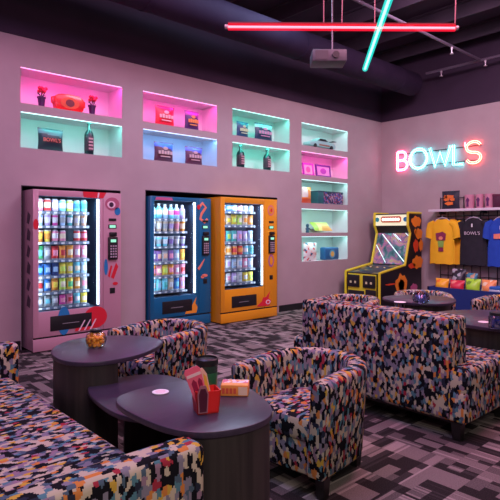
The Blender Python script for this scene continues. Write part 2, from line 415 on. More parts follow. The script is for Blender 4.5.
# ------------------------------------------------------------ vending machines
def colmat(c, rough=.45): return mat('pack_%02x%02x%02x' % tuple(int(255*k) for k in c), c, rough)
PAL = {'pink': (.90, .30, .45), 'red': (.75, .05, .06), 'white': (.80, .82, .86), 'cyan': (.20, .72, .85), 'lime': (.60, .85, .12), 'blue': (.05, .25, .75), 'pale_blue': (.42, .65, .88),
       'lilac': (.55, .42, .78), 'magenta': (.82, .08, .42), 'teal': (.08, .55, .52), 'cream': (.88, .74, .52), 'peach': (.92, .52, .34), 'yellow': (.92, .75, .08), 'orange': (.92, .36, .05),
       'green': (.08, .62, .22), 'grey': (.42, .47, .52), 'violet': (.28, .16, .50), 'navy': (.03, .06, .20), 'beige': (.70, .56, .40)}
def can_bm(h, r):
    return lathe(nb(), [(r*.72, 0), (r, .012), (r, h*.30), (r, h*.72), (r, h-.016), (r*.78, h-.004), (r*.78, h)], 14, bands=[2, 0, 1, 0, 2, 2])
def bottle_bm(h, r):
    return lathe(nb(), [(r*.8, 0), (r, .01), (r, h*.28), (r, h*.58), (r*.95, h*.66), (r*.42, h*.84), (r*.42, h*.88), (r*.5, h*.88), (r*.5, h)], 14, bands=[0, 0, 1, 0, 0, 2, 2, 2])
def cup_bm(h, r):
    return lathe(nb(), [(r*.7, 0), (r*.78, h*.25), (r*.92, h*.72), (r*.98, h*.9), (r*1.05, h*.9), (r*1.05, h), (r*.9, h)], 14, bands=[0, 1, 0, 2, 2, 2])
def bag_bm(h, w):
    return pillow(nb(), w, h, .05, n=6, mf=lambda u, v: 2 if (v > .9 or v < .06) else (1 if (.25 < v < .62 and .12 < u < .85) else 0))
def box_bm(h, w):
    b = bx(-w/2, w/2, -.02, .02, 0, h); return box(b, -w*.36, w*.36, -.022, -.019, h*.3, h*.7, mi=1)
SHAPES = {'can': (can_bm, 'drink can', 'can'), 'bottle': (bottle_bm, 'drink bottle', 'bottle'), 'cup': (cup_bm, 'snack cup', 'cup'), 'bag': (bag_bm, 'snack bag', 'bag'), 'carton': (box_bm, 'snack carton', 'carton')}
MESH = {}
def product(kind, c1, c2, h, wd, x, y, z, rz, label, group):
    key = (kind, round(h, 3), round(wd, 3)); fn = SHAPES[kind][0]
    me = None
    o = obj('snack_'+kind if kind in ('bag', 'carton', 'cup') else 'drink_'+kind, fn(h, wd), [colmat(PAL[c1]), colmat(PAL[c2]), mat('pack_silver', (.6, .62, .66), .35, .3)], loc=(x, y, z), rot=(0, 0, rz))
    tag(o, label, SHAPES[kind][2], group); return o
ORD = ['leftmost', 'second', 'third', 'fourth', 'fifth', 'sixth', 'seventh']
ROWN = ['top', 'second', 'third', 'fourth', 'fifth', 'sixth', 'seventh']
def vending(name, color, label, x0, x1, yf, H, g, rows, panelx, wname):
    """g = glass opening (x0,x1,z0,z1) world; rows: (z, height, kind, [(c1,c2)...])"""
    t = thing('vending_machine', label, 'vending machine', ((x0+x1)/2, yf, 0))
    ox, oy = (x0+x1)/2, yf
    def L(x): return x-ox
    body = mat('enamel_'+wname, color, .35, coat=.3)
    D = .80
    b = nb()                                  # hollow carcass: sides, back, top, bottom
    a0, a1 = L(x0), L(x1); gx0, gx1, gz0, gz1 = L(g[0]), L(g[1]), g[2], g[3]
    box(b, a0, gx0, .03, D, .02, H); box(b, gx1+.012, a1, .03, D, .02, H)
    box(b, gx0, gx1+.012, .03, D, gz1+.012, H); box(b, gx0, gx1+.012, .03, D, .02, gz0-.012); box(b, gx0, gx1+.012, D-.05, D, gz0-.012, gz1+.012)
    obj('cabinet', b, body, t, smooth=False)
    b = nb()                                  # interior lining
    inn = mat('interior_blue_grey', (.035, .07, .13), .5)
    box(b, gx0-.004, gx0+.004, .034, D-.06, gz0, gz1); box(b, gx1+.0, gx1+.010, .034, D-.06, gz0, gz1)
    box(b, gx0, gx1, .42, .44, gz0, gz1); box(b, gx0, gx1, .034, .42, gz1, gz1+.008); box(b, gx0, gx1, .034, .42, gz0-.008, gz0)
    obj('interior', b, inn, t, smooth=False)
    b = nb()                                  # door frame: four borders
    pxl = L(panelx)
    zb = .17
    box(b, a0, gx0, 0, .03, zb, H, bev=.004); box(b, gx1, pxl-.004, 0, .03, zb, H, bev=.004)
    box(b, gx0-.002, gx1+.002, .001, .03, gz1, H, bev=.004); box(b, gx0-.002, gx1+.002, .001, .03, zb, gz0, bev=.004)
    obj('door', b, body, t)
    dr = kids(t)[-1]
    obj('glass_pane', bx(gx0, gx1, .018, .022, gz0, gz1), glass_mat(), dr, smooth=False)
    obj('control_panel', bx(pxl, a1, -.002, .03, zb, H, bev=.004), body, t)
    cp = kids(t)[-1]
    obj('kick_plate', bx(a0, a1, .0, .03, .012, zb-.02, bev=.004), body, t)
    obj('gap_shadow', bx(a0+.01, a1-.01, .012, .03, zb-.02, zb), BLK, t); kids(t)[-1].name = 'shadow_strip'  # black strip standing in for the shadow between door and kick plate
    for fx in (a0+.05, a1-.05): obj('foot', lathe(nb(), [(.025, 0), (.025, .022)], 10, fx, .08), BLK, t)
    # delivery slot
    dz0, dz1 = .225, .395; dx0, dx1 = gx0+.13, gx0+.13+.50
    obj('delivery_flap', bx(dx0, dx1, -.006, .01, dz0, dz1, bev=.004), BLK, t)
    fl = kids(t)[-1]
    obj('flap_lip', bx(dx0+.14, dx1-.16, -.009, -.005, dz0+.07, dz0+.078), mat('grey_print', (.25, .24, .25), .5), fl)
    # controls
    cw = (pxl+a1)/2; W = a1-pxl
    k = obj('keypad_unit', bx(cw-.062, cw+.062, -.03, 0, 1.02, 1.30, bev=.008), BLK, t)
    b = nb()
    for r in range(5):
        for c in range(3): box(b, cw-.042+c*.032, cw-.042+c*.032+.022, -.034, -.029, 1.045+r*.033, 1.045+r*.033+.02, bev=.002)
    obj('buttons', b, mat('grey_keys', (.45, .35, .42), .5), k)
    obj('display', bx(cw-.035, cw+.035, -.033, -.029, 1.235, 1.27), mat('lcd_green', (.1, .4, .3), .4, emit=(.35, .9, .6), es=.9), k)
    obj('card_reader', bx(cw-.045, cw+.045, -.045, 0, 1.31, 1.36, bev=.01), BLK, t)
    obj('price_display', bx(cw-.055, cw+.055, -.008, 0, 1.405, 1.455, bev=.003), BLK, t)
    obj('screen', bx(cw-.04, cw+.04, -.011, -.007, 1.413, 1.447), MC['lcd_green'], kids(t)[-1])
    obj('bill_slot', bx(cw-.05, cw+.05, -.012, 0, 1.50, 1.53, bev=.003), BLK, t)
    obj('coin_return', bx(cw-.035, cw+.035, -.008, 0, .60, .67, bev=.004), BLK, t)
    # led strip and lights
    obj('light_strip', bx(gx1-.026, gx1-.002, .023, .045, gz0+.02, gz1-.01), mat('led_white', (1, 1, 1), .5, emit=(.80, .90, 1), es=2.2), t)
    lg = area('machine_light', (ox+gx1-.05, oy+.055, (gz0+gz1)/2), (ox+gx0, oy+.25, (gz0+gz1)/2), .03, gz1-gz0-.06, 4.2, (.78, .90, 1))
    lg = area('machine_light', (ox+(gx0+gx1)/2, oy+.045, gz1-.02), (ox+(gx0+gx1)/2, oy+.12, gz0), gx1-gx0-.06, .02, 2.6, (.78, .90, 1))
    lg = area('machine_light', (ox+gx0+.012, oy+.045, (gz0+gz1)/2), (ox+gx1-.25, oy+.20, (gz0+gz1)/2), .02, gz1-gz0-.06, 2.4, (.78, .90, 1))
    sw = g[1]-g[0]-.12
    for ri, (z, h, kind, cols) in enumerate(rows):
        b = bx(gx0+.005, gx1-.10, .10, .41, z-.012, z); box(b, gx0+.005, gx1-.10, .092, .10, z-.028, z+.004, mi=1)
        for q in range(len(cols)): box(b, gx0+.03+q*sw/len(cols), gx0+.07+q*sw/len(cols), .089, .093, z-.024, z-.002, mi=2)
        obj('shelf', b, [mat('shelf_steel', (.08, .11, .16), .4, .4), mat('shelf_edge', (.17, .22, .30), .4), WHT], t, smooth=False)
        n = len(cols)
        for q, cc in enumerate(cols):
            if cc is None: continue
            kd = kind
            if len(cc) == 3: kd = cc[2]
            pitch = sw/n; wd = {'can': pitch*.43, 'bottle': pitch*.42, 'cup': pitch*.45, 'bag': pitch*.92, 'carton': pitch*.8}[kd]
            nm = SHAPES[kd][1]; a, bb = cc[0].replace('_', ' '), cc[1].replace('_', ' ')
            pos = 'leftmost' if q == 0 else ('rightmost' if q == n-1 else ORD[q]+' from left')
            product(kd, cc[0], cc[1], h*random.uniform(.94, 1.0), wd, g[0]+.02+pitch*(q+.5), yf+.15, z+.001, random.uniform(-.12, .12),
                    '%s and %s %s, %s on %s shelf, %s vending machine' % (a, bb, nm, pos, ROWN[ri], wname), 'snacks and drinks in the %s vending machine' % wname)
    return t, L, cp, dr
def dec(parent, pts, m, yy, name='printed_graphic', th=.0025):
    """flat print on the -y face: pts in local x,z"""
    return obj(name, prism(nb(), [(p[0], p[1]) for p in pts], 0, th, M=MXZ(0, yy, 0)), m, parent, smooth=False)
RED = mat('print_red', (.70, .02, .04), .4); PBL = mat('print_blue', (.02, .22, .48), .4); PWH = mat('print_pale', (.85, .62, .70), .4); PNV = mat('print_navy', (.05, .02, .05), .4)
CRL = mat('print_coral', (.85, .25, .16), .4); ORG = mat('print_orange', (.85, .32, .03), .4)
w_ = 'white'
pk = [(1.600, .155, 'can', [('pink', w_), ('red', 'cream'), ('lilac', w_), ('cyan', w_), ('lime', 'white'), ('cyan', 'blue'), ('cyan', 'teal')]),
      (1.435, .14, 'cup', [('pale_blue', w_), ('lilac', w_), ('magenta', w_), ('pale_blue', 'grey'), ('teal', w_), ('cream', w_), ('peach', w_)]),
      (1.245, .145, 'can', [('orange', 'yellow', 'cup'), ('yellow', 'orange', 'cup'), ('pink', w_), ('pink', 'cream'), None, ('red', w_), ('red', 'pink')]),
      (1.035, .17, 'bag', [('green', 'cyan'), ('grey', w_), ('red', 'pink'), ('orange', 'red'), ('orange', 'cream'), ('pink', w_), ('pink', w_)]),
      (.850, .15, 'bag', [('blue', 'cyan'), ('blue', 'pale_blue'), ('navy', 'pale_blue', 'carton'), ('yellow', 'lime'), ('yellow', 'cream'), ('cyan', 'cream'), ('pale_blue', w_)]),
      (.660, .165, 'bag', [('white', 'red'), ('blue', w_), ('orange', 'yellow'), ('lime', 'cream'), ('yellow', 'green'), ('orange', 'cream'), ('grey', 'pink')]),
      (.490, .135, 'bag', [('grey', w_), ('grey', 'cyan'), ('grey', w_), ('magenta', 'pink'), ('pink', 'red'), ('cyan', w_), ('yellow', 'cream')])]
t, L, cp, dr = vending('vm', (.56, .30, .37), 'pink vending machine with red and blue graphics, leftmost of the three machines', 2.087, 3.17, 5.97, 1.845, (2.15, 2.89, .455, 1.775), pk, 2.93, 'pink')
# graphics on the pink machine
Y0 = -.001
dec(t, ell(-.19, .33, .075, .165), PBL, Y0)
dec(t, ell(.20, .33, .15, .13), RED, Y0)
dec(t, [(-.06, .19), (.05, .19), (.17, .33), (.06, .31), (-.03, .28)], RED, Y0-.0015)
dec(t, [(.06, .19), (.16, .19), (.24, .33), (.18, .35)], RED, Y0-.0018)
for k in range(3): dec(t, [(-.02+k*.07, .19), (0+k*.07, .19), (.07+k*.07, .31), (.055+k*.07, .31)], PWH, Y0-.0045)
dec(t, [(.05, 1.775), (.30, 1.775), (.34, 1.845), (.04, 1.845)], RED, Y0)
dec(t, [(.22, 1.78), (.24, 1.78), (.25, 1.84), (.23, 1.84)], PWH, Y0-.003)
dec(t, ell(-.51, 1.45, .03, .06), RED, Y0)
dec(t, ell(.42, 1.71, .095, .08), mat('print_mauve', (.45, .12, .20), .4), Y0-.002); dec(t, ell(.405, 1.70, .055, .045), PWH, Y0-.0045); dec(t, ell(.405, 1.70, .03, .03), PNV, Y0-.007)
dec(t, ell(.49, 1.62, .04, .05), PBL, Y0-.002)
dec(t, ell(.335, .93, .025, .10), PBL, Y0-.002)
dec(t, [(.40, .80), (.47, .98), (.50, .93), (.44, .78)], RED, Y0-.002); dec(t, [(.36, .82), (.40, .95), (.42, .94), (.385, .80)], RED, Y0-.002)
dec(t, ell(.46, .72, .035, .02), RED, Y0-.002)
b = nb()
for k in range(6): prism(b, [(.10+.03*(k % 2), .50+k*.19), (.20, .50+k*.19+.02), (.16, .50+k*.19+.15), (.08, .50+k*.19+.1)], 0, .002, M=Matrix.Identity(4))
for v in b.verts: v.co = Vector((L(2.087)-v.co.z, v.co.x, v.co.y))
obj('side_lettering', b, PNV, t, smooth=False)
bl = [(1.545, .215, 'bottle', [('cyan', w_), ('cyan', w_), ('pale_blue', 'cream'), ('cyan', 'pink'), ('pale_blue', 'magenta'), ('lilac', 'pale_blue')]),
      (1.365, .16, 'cup', [('white', 'grey'), ('beige', w_), ('beige', 'grey'), ('cream', 'lilac'), ('peach', 'pink'), ('orange', 'cream')]),
      (1.155, .15, 'cup', [('pale_blue', 'grey'), ('cyan', 'grey'), ('cyan', w_), ('grey', 'violet'), ('grey', w_), ('violet', 'grey')]),
      (.935, .175, 'bag', [('violet', w_), ('violet', 'peach'), ('grey', 'peach'), ('violet', 'pink'), ('pale_blue', w_), ('orange', 'yellow')]),
      (.735, .165, 'bag', [('orange', 'pink'), ('pink', 'cream'), ('yellow', 'lime'), ('orange', 'pink'), ('pink', w_), ('pink', 'red')]),
      (.525, .18, 'bag', [('cyan', w_), ('cyan', 'pale_blue'), ('cyan', 'teal'), ('beige', w_), ('blue', 'cyan'), ('pink', 'lilac')])]
t, L, cp, dr = vending('vm', (.004, .13, .27), 'blue vending machine, the middle of the three machines', 3.705, 4.735, 6.16, 1.85, (3.765, 4.475, .455, 1.80), bl, 4.52, 'blue')
dec(t, [(-.44, 1.80), (-.15, 1.80), (-.17, 1.838), (-.42, 1.838)], mat('print_magenta', (.55, .10, .25), .4), Y0)
b = nb(); tube(b, [(.30, 0, 1.72), (.36, 0, 1.78), (.42, 0, 1.72), (.34, 0, 1.62), (.32, 0, 1.55), (.40, 0, 1.50), (.45, 0, 1.55)], .022, 8)
for v in b.verts: v.co.y = v.co.y*.15-.004
obj('printed_graphic', b, CRL, t)
dec(t, ell(.29, 1.72, .03, .035), RED, Y0-.004)
dec(t, [(.27, .83), (.30, .80), (.37, .90), (.40, .97), (.36, .93)], CRL, Y0-.002); dec(t, ell(.40, .72, .05, .022), CRL, Y0-.002); dec(t, ell(.36, .70, .03, .02), CRL, Y0-.002)
dec(t, [(.05, .19), (.25, .19), (.27, .27), (.23, .33), (.25, .42), (.17, .30), (.09, .26)], ORG, Y0-.002)
og = [(1.665, .115, 'can', [('white', 'blue'), ('blue', 'pale_blue'), ('pale_blue', w_), ('pink', w_), ('white', 'grey'), ('white', 'pale_blue')]),
      (1.455, .17, 'bag', [('orange', 'cream'), ('beige', 'yellow'), ('yellow', 'lime'), ('lime', 'cream'), ('cream', 'orange'), ('orange', 'peach')]),
      (1.200, .18, 'bag', [('red', 'pink'), ('teal', 'lime'), ('teal', w_), ('lilac', 'pink'), ('lilac', w_), ('pale_blue', w_)]),
      (1.000, .16, 'can', [('orange', 'cream'), ('cream', 'orange'), ('orange', 'red'), ('red', 'orange'), ('cyan', w_), ('cyan', 'teal')]),
      (.790, .17, 'bag', [('white', 'grey'), ('white', 'lilac'), ('pale_blue', 'grey'), ('white', 'pale_blue'), ('pink', w_), ('pale_blue', w_)]),
      (.575, .165, 'bag', [('red', w_), ('white', 'pink'), ('lilac', w_), ('white', 'grey'), ('yellow', w_), ('yellow', 'lime')])]
t, L, cp, dr = vending('vm', (.80, .33, .010), 'orange yellow vending machine, rightmost of the three machines', 4.776, 5.93, 5.97, 1.875, (4.85, 5.64, .50, 1.79), og, 5.66, 'orange')
dec(t, [(.13, .20), (.40, .19), (.44, .27), (.38, .31), (.42, .42), (.33, .33), (.27, .33), (.24, .27)], RED, Y0-.002)
dec(t, ell(.37, .25, .05, .035), PWH, Y0-.0045); dec(t, ell(.37, .25, .03, .02), RED, Y0-.007)
dec(t, ell(.435, 1.70, .07, .085), mat('print_pinkorange', (.75, .22, .18), .4), Y0-.002); dec(t, ell(.435, 1.70, .045, .055), mat('enamel_orange', (.80, .33, .010)), Y0-.0045); dec(t, ell(.44, 1.70, .02, .03), RED, Y0-.007)
dec(t, ell(.44, .90, .06, .10), mat('print_purple', (.40, .12, .30), .4), Y0-.002); dec(t, ell(.44, .90, .035, .07), MC['enamel_orange'], Y0-.0045)

# ------------------------------------------------------------ niche objects
def nx(px, d=.10): return px2(px, y=WY+d)
NZ = [h[3] for h in NI]
def flower(px, ni, lb):
    x = nx(px); t = thing('flower_pot', lb, 'flower pot', (x, WY+.10, NZ[ni]), 0, 'small flower pots in the upper left niche')
    obj('pot', lathe(nb(), [(.032, 0), (.045, .11), (.052, .115), (.052, .13), (.04, .13)], 16), mat('pot_dark', (.05, .01, .08), .4), t)
    b = nb()
    for k in range(6):
        a = k*1.05+.3; tube(b, [(0, 0, .12), (.03*math.cos(a), .02*math.sin(a), .16), (.06*math.cos(a), .03*math.sin(a), .15+.01*k)], [.004, .006, .002], 5)
    tube(b, [(0, 0, .12), (.01, 0, .2)], .004, 5)
    obj('leaves', b, mat('leaf_dark', (.03, .06, .04), .5), t)
    b = nb()
    for k in range(14):
        a = k*2.4; r = .045*math.sqrt(k/14); bmesh.ops.create_icosphere(b, subdivisions=1, radius=.024, matrix=Matrix.Translation((r*math.cos(a)+.005, r*math.sin(a)*.7-.01, .215+.02*math.cos(k))))
    obj('blossom', b, mat('petal_red', (.75, .01, .06), .5), t)
flower(41.5, 0, 'red flower in a small dark pot, left of the red tin'); flower(92, 0, 'red flower in a small dark pot, right of the red tin')
t = thing('lunch_tin', 'glossy red oval tin between the two red flower pots', 'tin', (nx(68.5), WY+.10, NZ[0]), 0)
TR = mat('tin_red', (.75, .015, .02), .3, coat=.4)
obj('tin_body', prism(nb(), spline([(-.13, .0), (.13, 0), (.185, .08), (.175, .165), (.1, .205), (-.1, .205), (-.175, .165), (-.185, .08)], 4), -.05, .05, M=MXZ(0, 0, 0), bev=.01), TR, t)
for s in (-1, 1): obj('handle', tube(nb(), [(s*.175, 0, .07), (s*.21, 0, .09), (s*.21, 0, .15), (s*.17, 0, .165)], .01, 8), TR, t)
obj('emblem', prism(nb(), ell(.0, .10, .055, .045), 0, .003, M=MXZ(0, -.051, 0)), mat('tin_maroon', (.15, .0, .02), .4), t)
obj('stripe', prism(nb(), ell(.0, .10, .12, .07)+[], 0, .001, M=MXZ(0, -.0505, 0)), mat('tin_orange', (.7, .08, .02), .4), t)
def niche_bag(px0, px1, ni, h, c, c2, c3, lb, d=.10, text=None, tc=(.8, .8, .8), group='snack bags in the wall niches', side=None):
    x0, x1 = nx(px0, d), nx(px1, d); w = x1-x0; cx = (x0+x1)/2
    t = thing('snack_bag', lb, 'snack bag', (cx, WY+d, NZ[ni]), 0, group)
    cols = [mat('nb_%d_%d' % (px0, k), q, .35) for k, q in enumerate((c, c2, c3))]
    def mf(u, v):
        if v > .72-.12*u and v < .93: return 1
        if .35 < v < .55 and .15 < u < .85: return 2
        return 0
    obj('bag_body', pillow(nb(), w, h, .10, n=12, mf=mf), cols, t)
    if text: obj('printed_name', text_bm(text, h*.22, MXZ(0, -.056, h*.47)), mat('print_'+str(px0), tc, .5), t, smooth=False)
    else:
        b = nb()
        for k in range(5): box(b, -w*.36+k*w*.15, -w*.36+k*w*.15+w*.11, -.058, -.050, h*.38, h*(.54+.03*(k % 2)))
        prism(b, ell(0, h*.68, w*.13, h*.08, 12), 0, .003, M=MXZ(0, -.052, 0)); box(b, -w*.25, w*.25, -.056, -.046, h*.24, h*.29)
        obj('printed_mark', b, mat('print_'+str(px0), tc, .5), t, smooth=False)
    return t
niche_bag(37.5, 63, 1, .275, (.02, .035, .05), (.08, .16, .20), (.10, .01, .02), 'dark snack bag with red lettering beside the bottle in the lower left niche', text="BOWL'S", tc=(.95, .22, .18))
niche_bag(155, 174, 2, .285, (.75, .02, .05), (.65, .02, .05), (.45, .02, .03), 'bright red snack bag in the pink niche above the blue vending machine', tc=(.9, .6, .6))
niche_bag(184.5, 198.5, 2, .285, (.05, .02, .12), (.25, .05, .3), (.5, .08, .1), 'dark purple snack bag right of the bright red snack bag', tc=(.8, .4, .1))
niche_bag(154, 173, 3, .28, (.10, .02, .04), (.05, .10, .40), (.03, .02, .06), 'dark snack bag with blue top, left one in the blue niche', tc=(.7, .45, .4))
niche_bag(185, 202, 3, .27, (.12, .02, .05), (.12, .10, .5), (.04, .02, .06), 'dark snack bag with violet blue top, right one in the blue niche', tc=(.7, .4, .4))
niche_bag(236.5, 248, 4, .255, (.02, .05, .16), (.03, .10, .2), (.55, .55, .08), 'small navy snack bag with yellow mark in the upper teal niche', tc=(.7, .7, .5))
niche_bag(254.5, 272, 4, .285, (.02, .04, .10), (.3, .6, .6), (.10, .5, .5), 'large navy and teal snack bag, right one in the upper teal niche', tc=(.7, .3, .5))
def nbottle(px, ni, h, r, lb):
    t = thing('drink_bottle', lb, 'bottle', (nx(px, .09), WY+.09, NZ[ni]), 0, 'dark bottles in the wall niches')
    obj('bottle_body', lathe(nb(), [(r*.9, 0), (r, .01), (r, h*.6), (r*.85, h*.68), (r*.35, h*.78), (r*.33, h*.92), (r*.42, h*.92), (r*.42, h*.94)], 18), mat('bottle_dark', (.01, .03, .035), .12), t)
    obj('bottle_cap', lathe(nb(), [(r*.42, h*.94), (r*.42, h), (r*.3, h)], 14), mat('cap_teal', (.3, .6, .6), .4), t)
    b = nb()
    lathe(b, [(r*1.01, h*.12), (r*1.015, h*.13), (r*1.015, h*.55), (r*1.01, h*.56)], 18)
    obj('bottle_label', b, mat('label_dark', (.06, .02, .04), .5), t)
    b = nb()
    for k in range(4): box(b, -r*.5, r*.5, -r*1.06, -r*.95, h*(.16+k*.1), h*(.16+k*.1)+h*.05)
    obj('label_mark', b, mat('label_mark', (.65, .35, .4), .5), t, smooth=False)
nbottle(89, 1, .42, .058, 'dark bottle standing right of the dark snack bag in the lower left niche')
nbottle(240.5, 5, .365, .065, 'dark bottle, left one in the lower teal niche'); nbottle(267, 5, .365, .065, 'dark bottle, right one in the lower teal niche')
# toy car
xa, xb = nx(307, .11), nx(333, .11)
t = thing('toy_car', 'pale teal toy car in the topmost niche of the five-niche column', 'toy car', ((xa+xb)/2, WY+.12, NZ[6]))
TE = mat('toy_teal', (.35, .62, .60), .3)
ccx = (xa+xb)/2
hw = (xb-xa)/2
obj('body', prism(nb(), [(-hw, .05), (-hw*.9, .03), (hw*.95, .03), (hw, .08), (hw*.8, .12), (hw*.45, .14), (hw*.2, .19), (-hw*.25, .19), (-hw*.5, .13), (-hw*.95, .10)], -.10, .08, M=MXZ(0, 0, 0), bev=.012), TE, t)
obj('windscreen', prism(nb(), [(-hw*.42, .135), (hw*.36, .135), (hw*.16, .175), (-hw*.22, .175)], 0, .004, M=MXZ(0, -.081, 0)), BLK, t)
for sx in (-.62, .62):
    for yy in (-.085, .095): obj('wheel', tube(nb(), [(sx*hw, yy-.01, .036), (sx*hw, yy+.015, .036)], .036, 18), BLK, t)
obj('spoiler', bx(hw*.72, hw*1.0, -.09, .10, .155, .165), BLK, t); obj('side_stripe', bx(-hw*.3, hw*.5, -.084, -.079, .045, .075), mat('brown_plastic', (.3, .12, .08), .4), t)
# framed pictures
def frame(px0, px1, ni, h, fc, pc, lb):
    x0, x1 = nx(px0, .12), nx(px1, .12); w2 = (x1-x0)/2
    t = thing('picture_frame', lb, 'picture frame', ((x0+x1)/2, WY+.10, NZ[ni]), 0, 'picture frames in the pink niche'); t.rotation_euler = (-.12, 0, 0)
    b = nb(); k = .03
    box(b, -w2, w2, -.012, .012, .002, k); box(b, -w2, w2, -.012, .012, h-k, h); box(b, -w2, -w2+k, -.012, .012, k, h-k); box(b, w2-k, w2, -.012, .012, k, h-k)
    obj('frame', b, mat('frame_'+str(px0), fc, .4), t, smooth=False)
    obj('picture', bx(-w2+k, w2-k, -.003, .006, k, h-k), mat('pict_'+str(px0), pc, .4), t, smooth=False)
    obj('printed_figure', prism(nb(), ell(0, h*.5, w2*.4, h*.24), 0, .003, M=MXZ(0, -.004, 0)), mat('fig_'+str(px0), (.85, .12, .35) if ni and px0 < 310 else (.35, .05, .45), .4), t)
frame(302.5, 313, 7, .23, (.45, .05, .5), (.75, .5, .6), 'pink picture frame with red figure, left one in the pink niche')
frame(315.5, 330, 7, .23, (.12, .01, .25), (.6, .35, .6), 'dark purple picture frame, right one in the pink niche')
# D3
t = thing('snack_bag', 'orange and white snack bag left of the dark patterned box', 'snack bag', (nx(306.3, .08), WY+.08, NZ[8]))
obj('bag_body', pillow(nb(), nx(311)-nx(301.8), .29, .09, mf=lambda u, v: 1 if (u < .5 and v > .3) else (2 if v < .25 else 0)), [mat('ob', (.85, .28, .05), .4), mat('ow', (.8, .75, .68), .4), mat('orr', (.6, .08, .03), .4)], t)
x0, x1 = nx(316, .1), nx(341, .1)
t = thing('patterned_box', 'dark box with blue and red pattern in the middle niche of the column', 'box', ((x0+x1)/2, WY+.13, NZ[8]))
def speck(name, cols, sc):
    m = mat(name, cols[0], .45); nt = m.node_tree; tc = nt.nodes.new('ShaderNodeTexCoord'); vo = nt.nodes.new('ShaderNodeTexVoronoi'); vo.inputs['Scale'].default_value = sc
    nt.links.new(tc.outputs['Object'], vo.inputs['Vector']); s2 = nt.nodes.new('ShaderNodeSeparateColor'); nt.links.new(vo.outputs['Color'], s2.inputs[0])
    nt.links.new(cramp(nt, s2.outputs[0], [(k/len(cols), c) for k, c in enumerate(cols)]), nt.nodes['Principled BSDF'].inputs['Base Color']); return m
obj('box_body', bx(-(x1-x0)/2, (x1-x0)/2, -.08, .10, 0, .235, bev=.006), mat('box_darkteal', (.02, .10, .12), .4), t)
obj('printed_front', bx(-(x1-x0)*.28, (x1-x0)/2-.006, -.083, -.079, .01, .22), speck('box_print', [(.02, .03, .10), (.03, .06, .30), (.30, .03, .10), (.25, .15, .30), (.01, .01, .04), (.4, .25, .3)], 35), t, smooth=False)
obj('lid', bx(-(x1-x0)/2-.004, (x1-x0)/2+.004, -.084, .104, .22, .24, bev=.004), mat('box_lid', (.01, .04, .06), .4), t)
# D4
t = thing('toy_figurine', 'tiny dark blue figurine left of the yellow snack bag', 'figurine', (nx(307.5, .12), WY+.12, NZ[9]))
b = nb(); lathe(b, [(.03, 0), (.035, .02), (.025, .05), (.03, .08), (.02, .10), (.03, .12), (.028, .145), (.01, .16)], 14); obj('figure_body', b, mat('fig_navy', (.02, .10, .16), .4), t)
for s in (-1, 1): obj('arm', tube(nb(), [(s*.028, 0, .085), (s*.055, -.01, .07), (s*.05, -.02, .045)], .009, 8), MC['fig_navy'], t)
t = thing('snack_bag', 'yellow snack bag lying tilted in the fourth niche of the column', 'snack bag', (nx(322.5, .14), WY+.10, NZ[9]+.012))
obj('bag_body', pillow(nb(), .50, .22, .09, mf=lambda u, v: 1 if (v < .4 and u > .35) else (2 if u < .15 else 0), M=Matrix.Rotation(.0, 4, 'Y') @ Matrix.Rotation(-.75, 4, 'X')), [mat('yb', (.80, .80, .25), .4), mat('yo', (.85, .45, .12), .4), mat('yg', (.4, .6, .08), .4)], t)
t.location.z += .02
# D5
t = thing('snack_bag', 'white snack bag with red and dark scribbles in the bottom niche', 'snack bag', (nx(310, .08), WY+.08, NZ[10]))
obj('bag_body', pillow(nb(), nx(317)-nx(303.5), .33, .10), speck('scribble', [(.78, .74, .74), (.8, .76, .72), (.65, .08, .08), (.78, .74, .74), (.06, .15, .25), (.8, .5, .45)], 22), t)
x0, x1 = nx(321.8, .1), nx(336, .1)
t = thing('lunch_tin', 'blue rounded tin with gold disc in the bottom niche', 'tin', ((x0+x1)/2, WY+.09, NZ[10]))
obj('tin_body', bx(-(x1-x0)/2, (x1-x0)/2, -.07, .07, 0, .235, bev=.03, seg=3), mat('tin_blue', (.02, .12, .28), .3), t)
obj('emblem', prism(nb(), ell(0, .11, .05, .05), 0, .004, M=MXZ(0, -.071, 0)), mat('tin_gold', (.75, .5, .1), .3), t)
obj('emblem_ring', prism(nb(), ell(0, .11, .085, .08), 0, .002, M=MXZ(0, -.0705, 0)), mat('tin_paleblue', (.1, .4, .55), .3), t)

